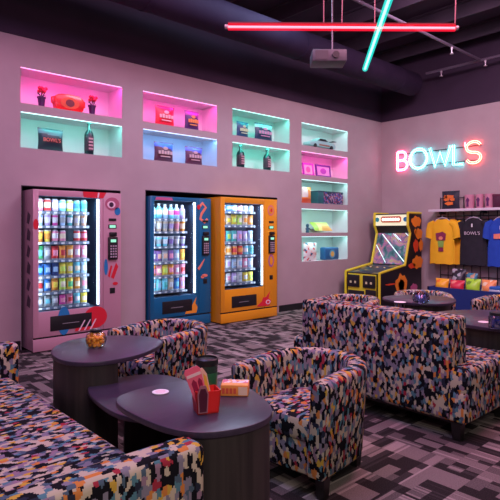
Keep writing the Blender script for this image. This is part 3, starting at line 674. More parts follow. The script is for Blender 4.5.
# ------------------------------------------------------------ furniture
def sweep_shell(parent, W=.67, Dp=.66, th=.11, z0=.115, zt=.61, zb=.635):
    bm = nb(); uvl = bm.loops.layers.uv.new('UVMap')
    r = W/2-th/2; xf = Dp/2-.01; xc = -Dp/2+th/2+r
    path = []
    for k in range(7): path.append((xf+(xc-xf)*k/6, -r, 0, -1))
    for k in range(1, 20):
        a = -PI/2-PI*k/20; path.append((xc+r*math.cos(a), r*math.sin(a), math.cos(a), math.sin(a)))
    for k in range(7): path.append((xc+(xf-xc)*k/6, r, 0, 1))
    rd = .035
    sec = []
    def secpts(h):
        pts = [(th/2-.015, z0), (th/2, z0+.02)]
        for a in range(0, 5): pts.append((th/2-rd+rd*math.cos(a*PI/8), h-rd+rd*math.sin(a*PI/8)))
        for a in range(4, 9): pts.append((-th/2+rd+rd*math.cos(a*PI/8), h-rd+rd*math.sin(a*PI/8)))
        pts += [(-th/2, z0+.02), (-th/2+.015, z0)]
        return pts
    rings = []; us = [0]
    for i, (x, y, nx_, ny_) in enumerate(path):
        if i: us.append(us[-1]+math.hypot(x-path[i-1][0], y-path[i-1][1]))
        bk = max(0, min(1, (xf-x)/(Dp*.8))); h = zt+(zb-zt)*bk**.8
        ps = secpts(h)
        endr = .0
        rings.append([bm.verts.new((x+nx_*o*1.0 - (nx_*.03)*(1-(z-z0)/(h-z0)), y+ny_*o-(ny_*.03)*(1-(z-z0)/(h-z0)), z)) for o, z in ps])
    ps = secpts(zt); vs = [0]
    for a, b in zip(ps, ps[1:]): vs.append(vs[-1]+math.hypot(a[0]-b[0], a[1]-b[1]))
    n = len(ps)
    for i in range(len(path)-1):
        for j in range(n-1):
            fc = bm.faces.new((rings[i][j], rings[i+1][j], rings[i+1][j+1], rings[i][j+1]))
            for l, (ii, jj) in zip(fc.loops, ((i, j), (i+1, j), (i+1, j+1), (i, j+1))): l[uvl].uv = (us[ii]*1.05, vs[jj])
    for i in range(len(path)-1):
        bm.faces.new((rings[i][n-1], rings[i+1][n-1], rings[i+1][0], rings[i][0]))
    for rg, fl in ((rings[0], 0), (rings[-1], 1)):
        c = bm.faces.new(rg if fl else rg[::-1])
        for l in c.loops: l[uvl].uv = (l.vert.co.y+.7, l.vert.co.z)
    bmesh.ops.recalc_face_normals(bm, faces=bm.faces)
    es = [e for e in bm.edges if len(e.link_faces) == 2 and any(len(fc.verts) > 8 for fc in e.link_faces)]
    bmesh.ops.bevel(bm, geom=es, offset=.018, segments=2, affect='EDGES', profile=.5)
    return obj('backrest', bm, FAB, parent), r, xc, xf
def leg_bm(x, y, h=.12, w1=.030, w0=.022):
    b = nb(); q = [(-1, -1), (1, -1), (1, 1), (-1, 1)]
    lo = [b.verts.new((x+a*w0, y+c*w0, 0)) for a, c in q]; hi = [b.verts.new((x+a*w1, y+c*w1, h)) for a, c in q]
    b.faces.new(lo[::-1]); b.faces.new(hi)
    for k in range(4): b.faces.new((lo[k], lo[(k+1) % 4], hi[(k+1) % 4], hi[k]))
    return b
def armchair(label, loc, rz):
    t = thing('armchair', label, 'armchair', loc, rz, 'patchwork barrel armchairs')
    sh, r, xc, xf = sweep_shell(t)
    ri = r-.050
    def dout(ri, xfront):
        p = [(xfront, -ri), (xc, -ri)]
        for k in range(1, 12):
            a = -PI/2-PI*k/12; p.append((xc+ri*math.cos(a), ri*math.sin(a)))
        return p+[(xc, ri), (xfront, ri)]
    obj('seat_base', prism(nb(), dout(ri-.03, xf-.02), .115, .29, bev=.008), FAB, t)
    b = prism(nb(), dout(ri-.008, xf-.004), .285, .41, bev=.028)
    obj('seat_cushion', b, FAB, t)
    for x, y in ((.255, -.26), (.255, .26), (-.20, -.19), (-.20, .19)): obj('leg', leg_bm(x, y), LEGM, t)
    return t
ch = armchair('patchwork barrel armchair in front, right of the nearest table', (2.29, 2.04, 0), math.radians(187))
dup(ch, (2.26, 3.52, 0), math.radians(190), 'patchwork barrel armchair behind the glass jar table, before the blue vending machine')
dup(ch, (4.74, 3.62, 0), math.radians(200), 'patchwork barrel armchair mostly hidden behind the sofa, before the arcade cabinet')
dup(ch, (5.75, 3.30, 0), math.radians(215), 'patchwork barrel armchair behind the round table, before the blue display bench')
dup(ch, (6.05, 2.38, 0), math.radians(180), 'patchwork barrel armchair cut by the right edge of the photo')
# right sofa
t = thing('sofa', 'patchwork sofa seen from its tall flat back, in the middle right', 'sofa', (3.26, 2.34, 0))
obj('backrest', bx(-.006, .235, -.67, .65, .13, .80, bev=.028, seg=3), FAB, t)
obj('seat_base', bx(.004, .76, -.77, .77, .125, .33, bev=.02, seg=3), FAB, t)
obj('seat_cushion', bx(.006, .78, -.77, .77, .30, .48, bev=.04, seg=3), FAB, t)
obj('plinth', bx(.03, .74, -.73, .73, .11, .13), LEGM, t)
for x, y in ((.06, -.69), (.70, -.69), (.06, .69), (.70, .69)): obj('leg', leg_bm(x, y, .12, .034, .026), LEGM, t)
# left sofa
t = thing('sofa', 'patchwork sofa in the left foreground with low arms, its near arm facing the camera', 'sofa', (.62, 2.64, 0))
obj('seat_base', bx(-.45, .50, -1.03, 1.03, .11, .30, bev=.02, seg=3), FAB, t)
obj('seat_cushion', bx(-.40, .515, -1.03, 1.03, .28, .41, bev=.035, seg=3), FAB, t)
obj('arm', bx(-.45, .51, -1.15, -1.02, .11, .625, bev=.035, seg=4), FAB, t)
obj('arm', bx(-.45, .57, 1.00, 1.15, .11, .625, bev=.035, seg=4), FAB, t)
obj('backrest', bx(-.50, -.30, -1.15, 1.15, .11, .80, bev=.035, seg=3), FAB, t)
for x, y in ((-.4, -1.08), (.46, -1.08), (-.4, 1.08), (.46, 1.08)): obj('leg', leg_bm(x, y), LEGM, t)
# tables
def table(label, pts, z, a, b_, inset=.03, panels=None):
    """pebble table: top + curved base panel from fraction a to b_ of the outline"""
    cx = sum(p[0] for p in pts)/len(pts); cy = sum(p[1] for p in pts)/len(pts)
    t = thing('lounge_table', label, 'table', (cx, cy, 0), 0, 'dark pebble shaped lounge tables')
    out = spline([(p[0]-cx, p[1]-cy) for p in pts], 8); n = len(out)
    obj('table_top', prism(nb(), out, z-.026, z, bev=.005), TOPM, t)
    ks = list(range(int(a*n), int(b_*n)+1)); sc = lambda p, d: (p[0]*(1-d/math.hypot(*p)), p[1]*(1-d/math.hypot(*p)))
    o1 = [sc(out[k % n], inset) for k in ks]; o2 = [sc(out[k % n], inset+.03) for k in ks]
    obj('base_panel', prism(nb(), o1+o2[::-1], .0, z-.026), BASM, t)
    return t
T1 = [(1.085, 2.09), (1.30, 2.17), (1.55, 2.10), (1.64, 1.87), (1.52, 1.56), (1.345, 1.475), (1.14, 1.55), (1.06, 1.76)]
T2 = [(1.24, 3.23), (1.45, 3.44), (1.69, 3.42), (1.89, 3.22), (1.876, 2.97), (1.595, 2.77), (1.31, 2.77), (1.19, 2.94)]
T3 = [(1.271, 2.777), (1.414, 2.858), (1.627, 2.825), (1.755, 2.667), (1.74, 2.38), (1.60, 2.16), (1.36, 2.08), (1.21, 2.24), (1.205, 2.509)]
table('dark lounge table with the red caddy on top, nearest to the camera', T1, .64, .30, .80, .012)
table('dark lounge table carrying the glass jar of orange treats', T2, .64, .70, 1.06, .012)
table('lower dark lounge table between the two taller ones at left', T3, .50, .18, .42, .03)
def blob(cx, cy, r, sq=.06, n=10): return [(cx+r*(1+sq*math.cos(3*a+.5))*math.cos(a), cy+r*(1+sq*math.cos(3*a+.5))*math.sin(a)) for a in [2*PI*k/n for k in range(n)]]
table('dark lounge table beyond the sofa with a glass bowl, before the display bench', blob(5.14, 2.98, .38), .64, .5, .9, .05)
table('dark lounge table behind the right end of the sofa, cut by the photo edge', blob(4.48, 1.90, .50), .64, .15, .6, .08)

# ------------------------------------------------------------ table items
def at(px, py, z):
    s = f*(CH-z)/(py-230.5); t = (px-250)/f; return ((FX+t*RX)*s, (FY+t*RY)*s, z)
COA = mat('coaster_white', (.88, .85, .85), .6)
def coaster(p, r, lb):
    t = thing('coaster', lb, 'coaster', p, 0, 'round paper coasters on the tables')
    obj('disc', lathe(nb(), [(r*.98, .0005), (r, .002), (r, .004), (r*.97, .005)], 28), COA, t)
    b = lathe(nb(), [(r*.62, .005), (r*.62, .0056)], 24); obj('printed_disc', b, mat('coaster_pink', (.85, .66, .68), .6), t)
coaster(at(160.5, 392.5, .64), .038, 'white and pink round coaster on the nearest table')
coaster(at(400, 302.3, .64), .06, 'white round coaster left of the glass bowl on the far table')
coaster(at(484, 322.3, .64), .045, 'white round coaster left of the blue glass jar at right')
# jar with orange treats
p = at(96, 347, .64)
t = thing('glass_jar', 'round glass jar of orange treats with a black lid on the back left table', 'jar', p)
obj('jar_glass', lathe(nb(), [(.034, 0), (.056, .010), (.067, .048), (.058, .082), (.036, .097), (.036, .101)], 24), glass_mat('jar_glass', (1, .99, .99), .05), t)
obj('lid', lathe(nb(), [(.038, .099), (.038, .112), (.030, .115)], 20), BLK, t)
OT = mat('treat_orange', (1, .46, .04), .6); OT2 = mat('treat_red', (.90, .30, .10), .6)
b = nb()
for k in range(95):
    a = random.uniform(0, 2*PI); z = random.uniform(.014, .086); R_ = math.sqrt(max(.0001, .058**2-(z-.045)**2*1.3))*random.uniform(.4, .9)
    n0 = len(b.faces); bmesh.ops.create_icosphere(b, subdivisions=1, radius=.012, matrix=Matrix.Translation((R_*math.cos(a), R_*math.sin(a), z)))
    b.faces.ensure_lookup_table()
    for q in b.faces[n0:]: q.material_index = 1 if random.random() < .22 else 0
o = obj('orange_treats', b, [OT, OT2], t); o['kind'] = 'stuff'
# glass bowl far table
t = thing('glass_bowl', 'clear round glass bowl on the far table before the display bench', 'bowl', at(421, 303.5, .64))
obj('bowl_glass', lathe(nb(), [(.035, 0), (.075, .02), (.09, .06), (.075, .10), (.06, .12)], 20), glass_mat('bowl_glass', (.55, .6, .8), .5), t)
b = nb()
for k in range(16):
    a = k*2.4; bmesh.ops.create_icosphere(b, subdivisions=1, radius=.014, matrix=Matrix.Translation((.045*math.cos(a)*math.sqrt(k/16), .045*math.sin(a)*math.sqrt(k/16), .02+.004*k)))
obj('wrapped_sweets', b, mat('sweet_blue', (.25, .25, .5), .3), t)['kind'] = 'stuff'
t = thing('glass_jar', 'glass jar of blue sweets with dark lid at the right photo edge', 'jar', at(498, 329, .64))
obj('jar_glass', lathe(nb(), [(.05, 0), (.066, .01), (.068, .09), (.055, .105)], 20), glass_mat('jar2_glass', (.6, .65, .85), .5), t)
obj('lid', lathe(nb(), [(.060, .104), (.060, .125), (.05, .128)], 20), BLK, t)
b = nb()
for k in range(40):
    a = random.uniform(0, 6.28); r = random.uniform(.01, .05); n0 = len(b.faces)
    bmesh.ops.create_icosphere(b, subdivisions=1, radius=.012, matrix=Matrix.Translation((r*math.cos(a), r*math.sin(a), random.uniform(.014, .085)))); b.faces.ensure_lookup_table()
    for q in b.faces[n0:]: q.material_index = k % 3
obj('sweets', b, [mat('sweet_blue', (.25, .25, .5)), mat('sweet_cream', (.6, .5, .45), .4), mat('sweet_deepblue', (.03, .1, .45), .4)], t)['kind'] = 'stuff'
# red caddy with menus and dark tumbler
cpt = at(206, 411, .64)
fr = A-PI/2
t = thing('caddy', 'red plastic caddy with dark front slot on the nearest table', 'caddy', cpt, fr+.35)
RP = mat('caddy_red', (.75, .02, .02), .35)
b = nb(); w, d, h, k = .052, .042, .092, .005
def taper(b):
    for v in b.verts: s = .84+.16*min(1, v.co.z/.092); v.co.x *= s; v.co.y *= s
box(b, -w, w, -d, -d+k, 0, h); box(b, -w, w, d-k, d, 0, h); box(b, -w, -w+k, -d, d, 0, h); box(b, w-k, w, -d, d, 0, h); box(b, -w, w, -d, d, 0, k); taper(b)
obj('tub', b, RP, t)
b = nb(); prism(b, [(-.043, .008), (-.005, .008), (-.001, .085), (-.012, .118), (-.036, .118), (-.047, .085)], 0, .003, M=MXZ(0, -d*1.0, 0), bev=0)
obj('slot_rim', b, mat('caddy_silver', (.35, .12, .17), .35), t)
b = nb(); prism(b, [(-.038, .013), (-.010, .013), (-.006, .082), (-.015, .106), (-.034, .106), (-.042, .082)], 0, .004, M=MXZ(0, -d*1.01, 0), bev=0)
obj('slot_panel', b, mat('caddy_dark', (.08, .01, .03), .3), t)
PNK = mat('menu_pink', (.85, .12, .22), .45)
t2 = thing('paper_menu', 'pink and red folded card with window cutouts standing in the red caddy', 'menu', cpt, fr+.35)
def card(m, name, x0, x1, y, z0, z1, lean, bmx=None):
    M = Matrix.Translation((0, y, .01)) @ Matrix.Rotation(lean, 4, 'Y') @ Matrix.Translation((0, 0, -.01))
    return obj(name, bx(x0, x1, -.002, .002, z0, z1, M=M), m, t2, smooth=False)
M_ = Matrix.Rotation(-.30, 4, 'Y')
b = nb(); prism(b, [(-.030, .012), (.020, .012), (.026, .185), (.016, .197), (-.034, .197), (-.042, .185)], 0, .004, M=M_ @ MXZ(0, -.012, 0)); obj('card', b, PNK, t2, smooth=False)
b = nb(); prism(b, [(-.024, .10), (-.006, .10), (-.005, .135), (-.014, .15), (-.026, .135)], 0, .002, M=M_ @ MXZ(0, -.0165, 0)); prism(b, [(.0, .10), (.016, .10), (.018, .135), (.010, .148), (.001, .135)], 0, .002, M=M_ @ MXZ(0, -.0165, 0)); obj('cutout_print', b, mat('menu_dark', (.30, .01, .06), .4), t2, smooth=False)
b = nb(); prism(b, [(-.037, .160), (.023, .160), (.023, .172), (-.037, .172)], 0, .002, M=M_ @ MXZ(0, -.0165, 0)); obj('printed_band', b, mat('menu_pale', (.85, .55, .60), .4), t2, smooth=False)
t3 = thing('paper_menu', 'cream and orange card standing behind the pink card in the caddy', 'menu', cpt, fr+.35)
M_ = Matrix.Rotation(-.22, 4, 'Y')
b = nb(); prism(b, [(-.015, .012), (.034, .012), (.036, .15), (.024, .178), (-.02, .178)], 0, .004, M=M_ @ MXZ(0, .0, 0)); obj('card', b, mat('menu_cream', (.80, .45, .38), .5), t3, smooth=False)
b = nb(); prism(b, [(.012, .06), (.030, .06), (.031, .14), (.022, .155)], 0, .002, M=M_ @ MXZ(0, -.0045, 0)); obj('printed_band', b, mat('menu_yellow', (.80, .40, .05), .5), t3, smooth=False)
q = Vector(cpt)+Vector((-RX*.004+FX*.095, -RY*.004+FY*.095, 0))
t = thing('tumbler', 'black lidded tumbler with green contents standing behind the red caddy', 'tumbler', q)
obj('cup_body', lathe(nb(), [(.036, 0), (.040, .004), (.046, .165), (.046, .170)], 24), mat('tumbler_dark', (.02, .045, .035), .2), t)
obj('lid', lathe(nb(), [(.047, .167), (.049, .172), (.049, .192), (.043, .197), (.043, .189), (.02, .189)], 24), BLK, t)
obj('green_band', lathe(nb(), [(.0440, .085), (.0446, .087), (.0462, .135), (.0458, .137)], 24), mat('tumbler_green', (.02, .12, .05), .3), t)
# snack box
pb = at(235, 394, .64)
t = thing('snack_box', 'orange and white snack box lying on the nearest table', 'box', pb, fr-.06)
obj('box_body', bx(-.062, .062, -.035, .06, .001, .048, bev=.002), mat('sbox_orange', (.85, .28, .06), .45), t)
obj('printed_top', bx(-.058, .058, .004, .057, .048, .0495), speck('sbox_top', [(.80, .70, .68), (.85, .75, .72), (.7, .15, .25), (.85, .45, .15), (.8, .7, .7)], 60), t, smooth=False)
obj('printed_top_band', bx(-.058, .058, -.033, .003, .048, .0495), mat('sbox_amber', (.88, .42, .10), .45), t, smooth=False)
b = nb()
for k in range(4): box(b, -.055+k*.017, -.043+k*.017, -.0365, -.034, .012, .036)
obj('printed_mark', b, mat('sbox_red', (.70, .08, .05), .45), t, smooth=False)
obj('printed_panel', bx(.018, .058, -.0365, -.034, .006, .042), mat('sbox_peach', (.85, .55, .45), .45), t, smooth=False)

# ------------------------------------------------------------ arcade cabinet
YN, YF_ = 5.26, 6.02
def yp(px, py):
    tt = (px-250)/f; dx, dy = FX+tt*RX, FY+tt*RY; s = YN/dy; return (dx*s, CH-(py-230.5)*s/f)
prof = [(7.75, .02), (7.75, .63), (8.56, .74), (8.74, 1.33), (8.66, 1.47), (8.66, 1.71), (9.12, 1.71), (9.12, .02)]
t = thing('arcade_cabinet', 'black arcade game cabinet with yellow edges and a slanted screen in the room corner', 'arcade cabinet', (8.4, (YN+YF_)/2, 0))
CY = (YN+YF_)/2
ABK = mat('arcade_black', (.012, .010, .014), .35); YEL = mat('arcade_yellow', (.75, .62, .03), .4)
def side(y0, y1):
    b = nb(); prism(b, [(x-8.4, z) for x, z in prof], y0-CY, y1-CY, M=Matrix(((1, 0, 0, 0), (0, 0, 1, 0), (0, 1, 0, 0), (0, 0, 0, 1)))); return b
for (a0, a1) in ((YN, YN+.03), (YF_-.03, YF_)):
    sd = obj('side_panel', side(a0, a1), ABK, t, smooth=False)
    b = nb()
    for (p, q) in zip(prof[:-2], prof[1:-1]):
        d = Vector((q[0]-p[0], 0, q[1]-p[1])); tube(b, [(p[0]-8.4, (a0+a1)/2-CY, p[1]), (q[0]-8.4, (a0+a1)/2-CY, q[1])], .024, 8)
    obj('edge_trim', b, YEL, sd)
    if a0 == YN:
        flame = mat('print_flame', (.95, .27, .02), .4); fr2 = mat('print_redorange', (.75, .07, .02), .4)
        def sdec(pts, m): obj('printed_graphic', prism(nb(), pts, 0, .003, M=Matrix(((1, 0, 0, -8.4), (0, 0, -1, YN-CY), (0, 1, 0, 0), (0, 0, 0, 1)))), m, sd, smooth=False)
        for (cx, cz, rx, rz, m) in ((8.93, 1.55, .17, .10, flame), (9.02, 1.32, .13, .10, flame), (8.92, 1.09, .09, .12, fr2), (9.10, 1.10, .07, .11, flame), (8.98, .78, .18, .12, flame), (8.78, .72, .12, .05, fr2),
                                   (8.42, .38, .19, .20, flame), (8.42, .38, .10, .11, fr2), (8.85, .30, .12, .08, mat('print_magenta', (.55, .10, .25))), (8.08, .42, .17, .015, fr2), (8.9, 1.36, .04, .05, flame)):
            sdec([(cx+rx*math.cos(2*PI*k/14)*(1+.15*math.sin(k*2.2)), cz+rz*math.sin(2*PI*k/14)*(1+.15*math.cos(k*3.1))) for k in range(14)], m)
y0, y1 = YN+.03-CY, YF_-.03-CY
def quadbox(name, pa, pb, th, m, par=t, yy=(None, None)):
    """slab between profile points pa and pb, thickness th inward"""
    a0 = y0 if yy[0] is None else yy[0]; a1 = y1 if yy[1] is None else yy[1]
    d = Vector((pb[0]-pa[0], pb[1]-pa[1])).normalized(); n = Vector((d.y, -d.x))
    b = nb(); pts = [pa, pb, (pb[0]+n.x*th, pb[1]+n.y*th), (pa[0]+n.x*th, pa[1]+n.y*th)]
    prism(b, [(x-8.4, z) for x, z in pts], a0, a1, M=Matrix(((1, 0, 0, 0), (0, 0, 1, 0), (0, 1, 0, 0), (0, 0, 0, 1)))); return obj(name, b, m, par, smooth=False)
fp = quadbox('front_panel', (7.765, .03), (7.765, .62), .03, ABK)
pf = quadbox('playfield', (7.78, .615), (8.56, .725), .03, speck('playfield_print', [(.02, .04, .06), (.02, .10, .12), (.15, .12, .05), (.02, .03, .05), (.25, .22, .08), (.03, .05, .08)], 9))
scr = mat('arcade_screen', (.02, .02, .03), .15)
nt = scr.node_tree; tc = nt.nodes.new('ShaderNodeTexCoord'); nz = nt.nodes.new('ShaderNodeTexNoise'); nz.inputs['Scale'].default_value = 4.5; nz.inputs['Detail'].default_value = 3; nz.inputs['Distortion'].default_value = 1.2
nt.links.new(tc.outputs['Object'], nz.inputs[0])
nt.links.new(cramp(nt, nz.outputs[0], [(.32, (.02, .05, .08)), (.45, (.05, .16, .20)), (.52, (.30, .12, .28)), (.58, (.55, .16, .35)), (.64, (.5, .3, .12)), (.72, (.15, .12, .25))], False), nt.nodes['Principled BSDF'].inputs['Emission Color'])
nt.nodes['Principled BSDF'].inputs['Emission Strength'].default_value = .75
sc = quadbox('screen', (8.585, .745), (8.755, 1.33), .02, scr)
# bright diagonal bars shown on the screen
ax = Vector((8.755-8.585, 0, 1.33-.745)); nrm = Vector((-ax.z, 0, ax.x)).normalized()
def son(u, v): return Vector((8.585-8.4, y1+(y0-y1)*u, .745))+Vector((ax.x, 0, ax.z))*v+nrm*.004
gl = mat('screen_bar', (.5, .6, .6), .3, emit=(.65, .95, 1), es=1.3)
b = nb()
for (p, q, r) in (((.16, .96), (.96, .10), .008), ((.02, .60), (.40, .04), .006), ((.55, .97), (.78, .75), .006), ((.88, 1.0), (.99, .9), .005), ((.50, .98), (.70, .78), .004)):
    tube(b, [son(*p), son(*q)], r, 6)
obj('screen_light_bar', b, gl, sc)
mq = quadbox('marquee', (8.675, 1.475), (8.675, 1.70), .03, mat('marquee_lit', (.6, .5, .4), .4, emit=(.70, .72, .45), es=.8))
b = nb(); prism(b, [(u*.22+.0, 1.592+v) for u, v in ((-1, -.035), (-.85, -.06), (.85, -.06), (1, -.035), (1, .035), (.85, .06), (-.85, .06), (-1, .035))], 0, .013, M=Matrix(((0, 0, -1, .275), (-1, 0, 0, 0), (0, 1, 0, 0), (0, 0, 0, 1)))); obj('marquee_frame', b, mat('marquee_red', (.4, .10, .06), .4, emit=(.45, .10, .05), es=.5), mq, smooth=False)
b = nb()
for k in range(7): lathe(b, [(.030, 0), (.030, .003)], 10, 0, 0)
for i, v in enumerate(list(b.verts)):
    k = i//20; c = v.co.copy(); v.co = Vector((.258-c.z, -.165+k*.055+c.x, 1.592+c.y))
obj('marquee_lettering', b, mat('marquee_white', (.9, .9, .85), .4, emit=(1, .95, .85), es=1.1), mq, smooth=False)
for yy, m in ((-.31, PBL), (.31, mat('print_teal', (.03, .35, .4), .4))):
    b = nb(); lathe(b, [(.045, 0), (.045, .004)], 14)
    for v in b.verts: v.co = Vector((.272-v.co.z, yy+v.co.x, 1.59+v.co.y))
    obj('marquee_emblem', b, m, mq, smooth=False)
quadbox('speaker_panel', (8.76, 1.34), (8.68, 1.465), .02, ABK); quadbox('top_panel', (8.67, 1.70), (9.11, 1.70), .02, ABK); quadbox('back_panel', (9.11, 1.69), (9.11, .03), .02, ABK)
b = nb(); box(b, -.665, -.645, -.30, .30, .04, .60, mi=0)
obj('front_border', b, YEL, fp, smooth=False)
for yy, lb in ((.17, 'coin_door'), (-.17, 'coin_door')):
    cdr = obj('coin_door', bx(-.69, -.66, yy-.13, yy+.13, .36, .58, bev=.01), ABK, t)
    b = nb()
    for s in (-.05, .05): box(b, -.696, -.688, yy+s-.018, yy+s+.018, .43, .47)
    obj('coin_slot', b, mat('coin_red', (.7, .6, .35), .4), cdr, smooth=False)
obj('lower_door', bx(-.68, -.66, -.06, .29, .05, .30, bev=.01), ABK, t); obj('lower_door', bx(-.68, -.66, -.31, -.09, .05, .33, bev=.01), ABK, t)
b = nb()
for yy in (-.2, -.05, .1): lathe(b, [(.02, .70), (.018, .715)], 10, -.25, yy)
obj('play_buttons', b, mat('button_cream', (.8, .6, .3), .4), t)

# ------------------------------------------------------------ neon sign
t = thing('neon_sign', "neon sign reading BOWL'S in pink, cyan and orange red letters on the back wall", 'neon sign', (BXW, 5.02, 2.78))
XN = -.05
def letter(strokes, uc, m1, m2, name, h=.36, w=.28, dz=0, off=.032):
    """strokes: polylines in unit box; each drawn as two parallel tubes"""
    b = nb()
    for st in strokes:
        pts = [Vector((u*w, v*h)) for u, v in st]
        closed = (pts[0]-pts[-1]).length < 1e-4
        for sg in (-1, 1):
            o = []
            for i, p in enumerate(pts):
                a = pts[i-1] if i > 0 else (pts[-2] if closed else p); c = pts[i+1] if i < len(pts)-1 else (pts[1] if closed else p)
                d = (c-a).normalized(); nn = Vector((-d.y, d.x)); o.append(p+nn*off*sg*.5)
            tube(b, [(XN, -(q.x+uc), q.y+dz) for q in o], .006, 8)
    return obj(name, b, m1, t)
def arc(cx, cy, rx, ry, a0, a1, n=14): return [(cx+rx*math.cos(math.radians(a0+(a1-a0)*k/n)), cy+ry*math.sin(math.radians(a0+(a1-a0)*k/n))) for k in range(n+1)]
nP = mat('neon_pink', (1, 1, 1), .5, emit=(1, .12, .30), es=13); nC = mat('neon_cyan', (1, 1, 1), .5, emit=(.05, .80, .85), es=14); nO = mat('neon_orange', (1, 1, 1), .5, emit=(1, .12, .06), es=14); nR = mat('neon_red', (1, 1, 1), .5, emit=(1, .03, .05), es=18)
nW = mat('neon_ice', (1, 1, 1), .5, emit=(.08, .80, .90), es=14)
letter([[(0, 0), (0, 1)], [(0, 1)]+arc(.45, .76, .4, .24, 90, -90)+[(0, .52)], [(0, .52)]+arc(.5, .26, .48, .26, 90, -90)+[(0, 0)]], -.82, nP, None, 'letter_b', w=.22, dz=-.19)
letter([arc(.5, .5, .5, .5, 90, 450, 26)], -.535, nW, None, 'letter_o', w=.36, h=.37, dz=-.19)
letter([[(0, 1), (.27, 0), (.5, .72), (.73, 0), (1, 1)]], -.12, nC, None, 'letter_w', w=.42, dz=-.19)
letter([[(0, 1), (0, 0), (1, 0)]], .355, nC, None, 'letter_l', w=.18, dz=-.19)
letter([[(0, 1), (0, .74)]], .575, nR, None, 'apostrophe', w=.1, dz=-.16, off=.015)
letter([arc(.5, .75, .5, .25, 20, 180, 10)+arc(.5, .75, .5, .25, 180, 270, 6)[1:]+arc(.5, .25, .5, .25, 90, 0, 6)[1:]+arc(.5, .25, .5, .25, 0, -160, 10)[1:]], .60, nO, None, 'letter_s', w=.26, h=.38, dz=-.19)
b = nb()
for z in (-.14, .12): tube(b, [(-.02, .84, z), (-.02, -.84, z)], .006, 6)
for y in (.82, .6, .45, .2, 0, -.2, -.36, -.55, -.6, -.84): tube(b, [(0, y, -.14), (-.045, y, -.14)], .008, 6); tube(b, [(0, y, .12), (-.045, y, .12)], .008, 6)
obj('mounting_rail', b, BLKM, t)

# ------------------------------------------------------------ retail wall
t = thing('wire_grid_rack', 'black wire grid panel on the back wall behind the t-shirts', 'rack', (BXW, 4.2, 0))
b = nb()
for k in range(15):
    y = 4.93-k*.15
    tube(b, [(-.03, y-4.2, .30), (-.03, y-4.2, 2.0)], .007, 6)
for z in (.32, .55, 1.1, 1.58, 1.98): tube(b, [(-.035, .73, z), (-.035, -1.37, z)], .007, 6)
obj('wire_grid', b, BLKM, t)
t = thing('wall_shelf', 'white wall shelf above the hanging t-shirts', 'shelf', (BXW, 4.1, 1.77))
obj('shelf_board', bx(-.30, -.045, -1.2, .93, -.045, 0, bev=.003), mat('shelf_white', (.70, .62, .68), .45), t)
b = nb()
for y in (.72, -.05, -.8): obj('bracket', bx(-.28, -.05, y-.008, y+.008, -.09, -.046), BLKM, t)
b = tube(nb(), [(-.20, .80, -.13), (-.20, -1.1, -.13)], .010, 8)
for y in (.72, -.05, -.8): tube(b, [(-.20, y, -.13), (-.20, y, -.05)], .007, 6)
obj('hanging_rail', b, BLKM, t)
def yw(px, x): return px2(px, x=x)
def tshirt(yc, x, cm, label, pr, half=.285, group='t-shirts on the hanging rail'):
    t = thing('t_shirt', label, 't-shirt', (x, yc, 0), 0, group)
    ztop, zbot = 1.575, .77
    b = nb(); rows = 16; n = 20
    G = {}
    def ring(v):
        z = ztop+(zbot-ztop)*v
        if v < .12: hw = .09+.15*(v/.12)**.7 if v > 0 else .09
        else: hw = .24-.015*math.sin(PI*min(1, (v-.12)/.5))+.01*v
        out = []
        for k in range(n):
            a = 2*PI*k/n; u = math.cos(a); s = math.sin(a)
            fold = .012*math.sin(u*9+v*2)*min(1, v*2)+.006*math.sin(u*21)
            out.append((s*(.045+.01*v)*(1-.3*abs(u))+(fold if s != 0 else 0), u*hw, z+(.02*abs(u) if v == 0 else 0)-(.008*math.sin(u*8) if v == 1 else 0)))
        return out
    rings = [[b.verts.new(p) for p in ring(j/rows)] for j in range(rows+1)]
    for r1, r2 in zip(rings, rings[1:]):
        for k in range(n): b.faces.new((r1[k], r1[(k+1) % n], r2[(k+1) % n], r2[k]))
    b.faces.new(rings[-1]); bmesh.ops.recalc_face_normals(b, faces=b.faces)
    obj('shirt_body', b, cm, t)
    for s in (-1, 1):
        b = nb(); ps = [(0, s*.16, 1.525), (0, s*.24, 1.47), (0, s*.262, 1.36), (0, s*.268, 1.24)]
        rr = []
        for i, p in enumerate(ps):
            wv = (.05, .07, .075, .07)[i]; dirn = Vector((0, s*(.95-.2*i), -.5-.2*i)).normalized() ; nn = Vector((0, -dirn.z, dirn.y))
            rr.append([b.verts.new(Vector(p)+Vector((.04*math.sin(2*PI*k/10), 0, 0))+nn*wv*math.cos(2*PI*k/10)) for k in range(10)])
        for r1, r2 in zip(rr, rr[1:]):
            for k in range(10): b.faces.new((r1[k], r1[(k+1) % 10], r2[(k+1) % 10], r2[k]))
        b.faces.new(rr[-1]); b.faces.new(rr[0][::-1]); bmesh.ops.recalc_face_normals(b, faces=b.faces)
        obj('sleeve', b, cm, t)
    obj('collar', tube(nb(), [(-.035*math.sin(PI*k/12), .085*math.cos(PI*k/12), 1.575-.035*math.sin(PI*k/12)) for k in range(13)], .009, 6), cm, t)
    pr(t)
    return t
def hanger(yc, x, lb):
    t = thing('clothes_hanger', lb, 'hanger', (x, yc, 0), 0, 'hangers on the rail')
    b = nb(); tube(b, [(0, .14, 1.55), (0, .07, 1.60), (0, 0, 1.615), (0, -.07, 1.60), (0, -.14, 1.55)], .012, 8)
    obj('shoulder_bar', b, mat('hanger_clear', (.45, .40, .45), .3), t)
    obj('hook', tube(nb(), [(0, 0, 1.61), (0, 0, 1.635), (0, .012, 1.648)], .005, 6), mat('hook_metal', (.6, .6, .6), .3, .8), t)
TX = 9.06
